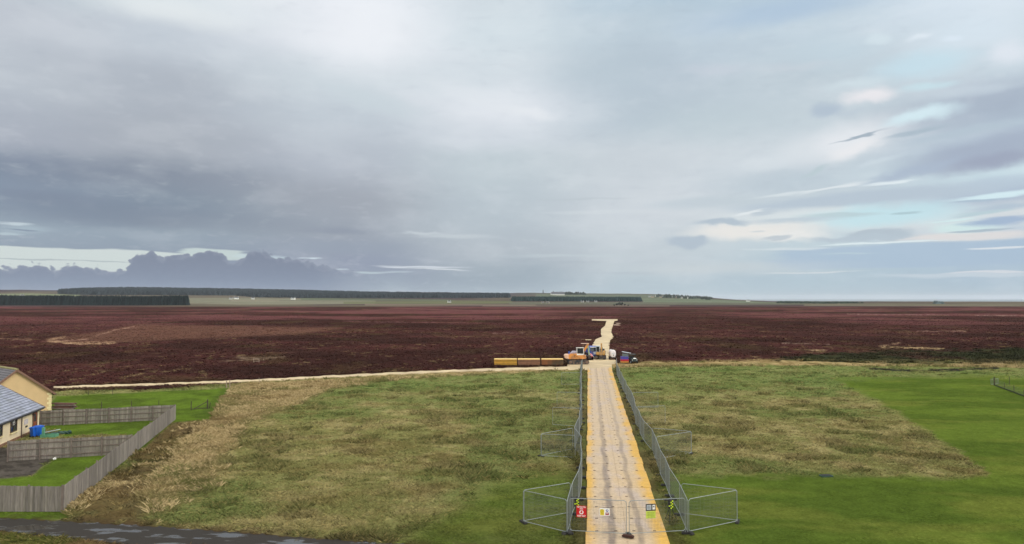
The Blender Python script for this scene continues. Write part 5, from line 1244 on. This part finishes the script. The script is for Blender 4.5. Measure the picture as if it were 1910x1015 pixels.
crate('yellow crate at the bottom of the caged stack', .13, .28, m_cy); crate('red crate second from the bottom of the caged stack', .42, .42, m_cr); crate('violet crate in the middle of the caged stack', .85, .62, m_cb, 1.6); crate('grey crate topmost in the caged stack', 1.48, .55, m_ctl, 1.2, x=.2)
# buggy
p = at(1184, 678.5); t = thing('utility_buggy', 'dark green utility buggy with roof and white bonnet panel at the moor edge', 'buggy', (p.x, p.y + .2, 0), R(10)); m_dg = mat('dark_green_paint', lin((38, 50, 48)), rough=.4)
MB().prism([(0,.45),(.05,.95),(.7,1.15),(.8,.75),(1.7,.7),(1.75,1.1),(2.7,1.1),(2.7,.45)], 'x', -.68, .68).build('body', m_dg, t, .03)
MB().box((.1, .25, 1.1), (.6, .45, .06), M=Matrix.Rotation(.3, 3, 'X')).build('bonnet_panel', m_wh, t, .02)
rc = MB()
for q_ in (-1, 1): rc.path([(q_*.62,.7,1.1),(q_*.6,.95,1.9),(q_*.6,1.8,1.9),(q_*.62,1.9,1.0)], .03, 6)
rc.build('roll_cage', m_blk, t); MB().box((0, 1.35, 1.94), (1.36, 1.1, .06)).build('roof', m_dg, t, .02); MB().box((0, 1.45, .95), (1.1, .5, .16)).box((0, 1.68, 1.25), (1.1, .12, .6)).build('seat', m_blk, t, .03)
for yy in (.35, 2.3):
    for q_ in (-1, 1): w1 = MB().tube((q_*.52, yy, .33), (q_*.78, yy, .33), .33, 16).build('wheel', m_black, t, .03); MB().tube((q_*.78, yy, .33), (q_*.8, yy, .33), .15, 10).build('rim', m_sgrey, w1)
for q_ in (-1, 1): MB().tube((q_*.5, .01, .8), (q_*.5, -.03, .8), .08, 10).build('headlight', m_wh, t)
# loose items
def flat_mat(px, py, w_, d_, label, mt, z=.25, rz=0):
    p = at(px, py); t = thing('loose_mat', label, 'mat', p, rz, 'loose mats lying on the heather'); MB().box((0, 0, z), (w_, d_, .12)).build('mat_board', mt, t, .01)
    for q_ in (-.35, .35): MB().box((q_ * w_, 0, z / 2 - .03), (.12, d_ * .9, z - .06)).build('bearer', m_old, t)
m_pk = mat('dusty_mat', lin((190, 160, 140)), var=.1)
flat_mat(1091, 642.5, 2.4, 2.2, 'dusty pink loose mat left behind the blue truck', m_pk); flat_mat(1097.5, 635.5, 1.9, 2.8, 'pale loose mat farther back on the heather left of the far track', m_sand)
flat_mat(1150, 607.2, 3.0, 7, 'pale loose mat on the heather right of the far track bend', m_pk); flat_mat(1153, 604, 2.2, 6, 'farthest small pale mat beside the far track', m_pk)
p = at(478, 677); t = thing('hurdle', 'small pale timber hurdle standing alone on the moor at left', 'hurdle', p, 0)
for z in (.35, .9): MB().bar((-.65, 0, z), (.65, 0, z), .05, .1).build('rail', MATS['pale_post'], t)
for q_ in (-.6, .6): MB().box((q_, 0, .5), (.1, .08, 1.0)).build('post', MATS['pale_post'], t)

# ------------------------------------------------------------------ air
hzb = MB().box((0, 0, (150 - 60) / 2), (62000, 62000, 210))
M = bpy.data.materials.new('haze'); M.use_nodes = True; tt = M.node_tree; tt.nodes.clear()
ou = tt.nodes.new('ShaderNodeOutputMaterial'); pv = tt.nodes.new('ShaderNodeVolumePrincipled'); pv.inputs['Density'].default_value = 3e-5; pv.inputs['Color'].default_value = (.86, .91, 1, 1); pv.inputs['Anisotropy'].default_value = .0
tt.links.new(pv.outputs[0], ou.inputs['Volume'])
hz = hzb.build('haze', M); tag(hz, 'thin pale haze over the moor', 'haze', kind='stuff')
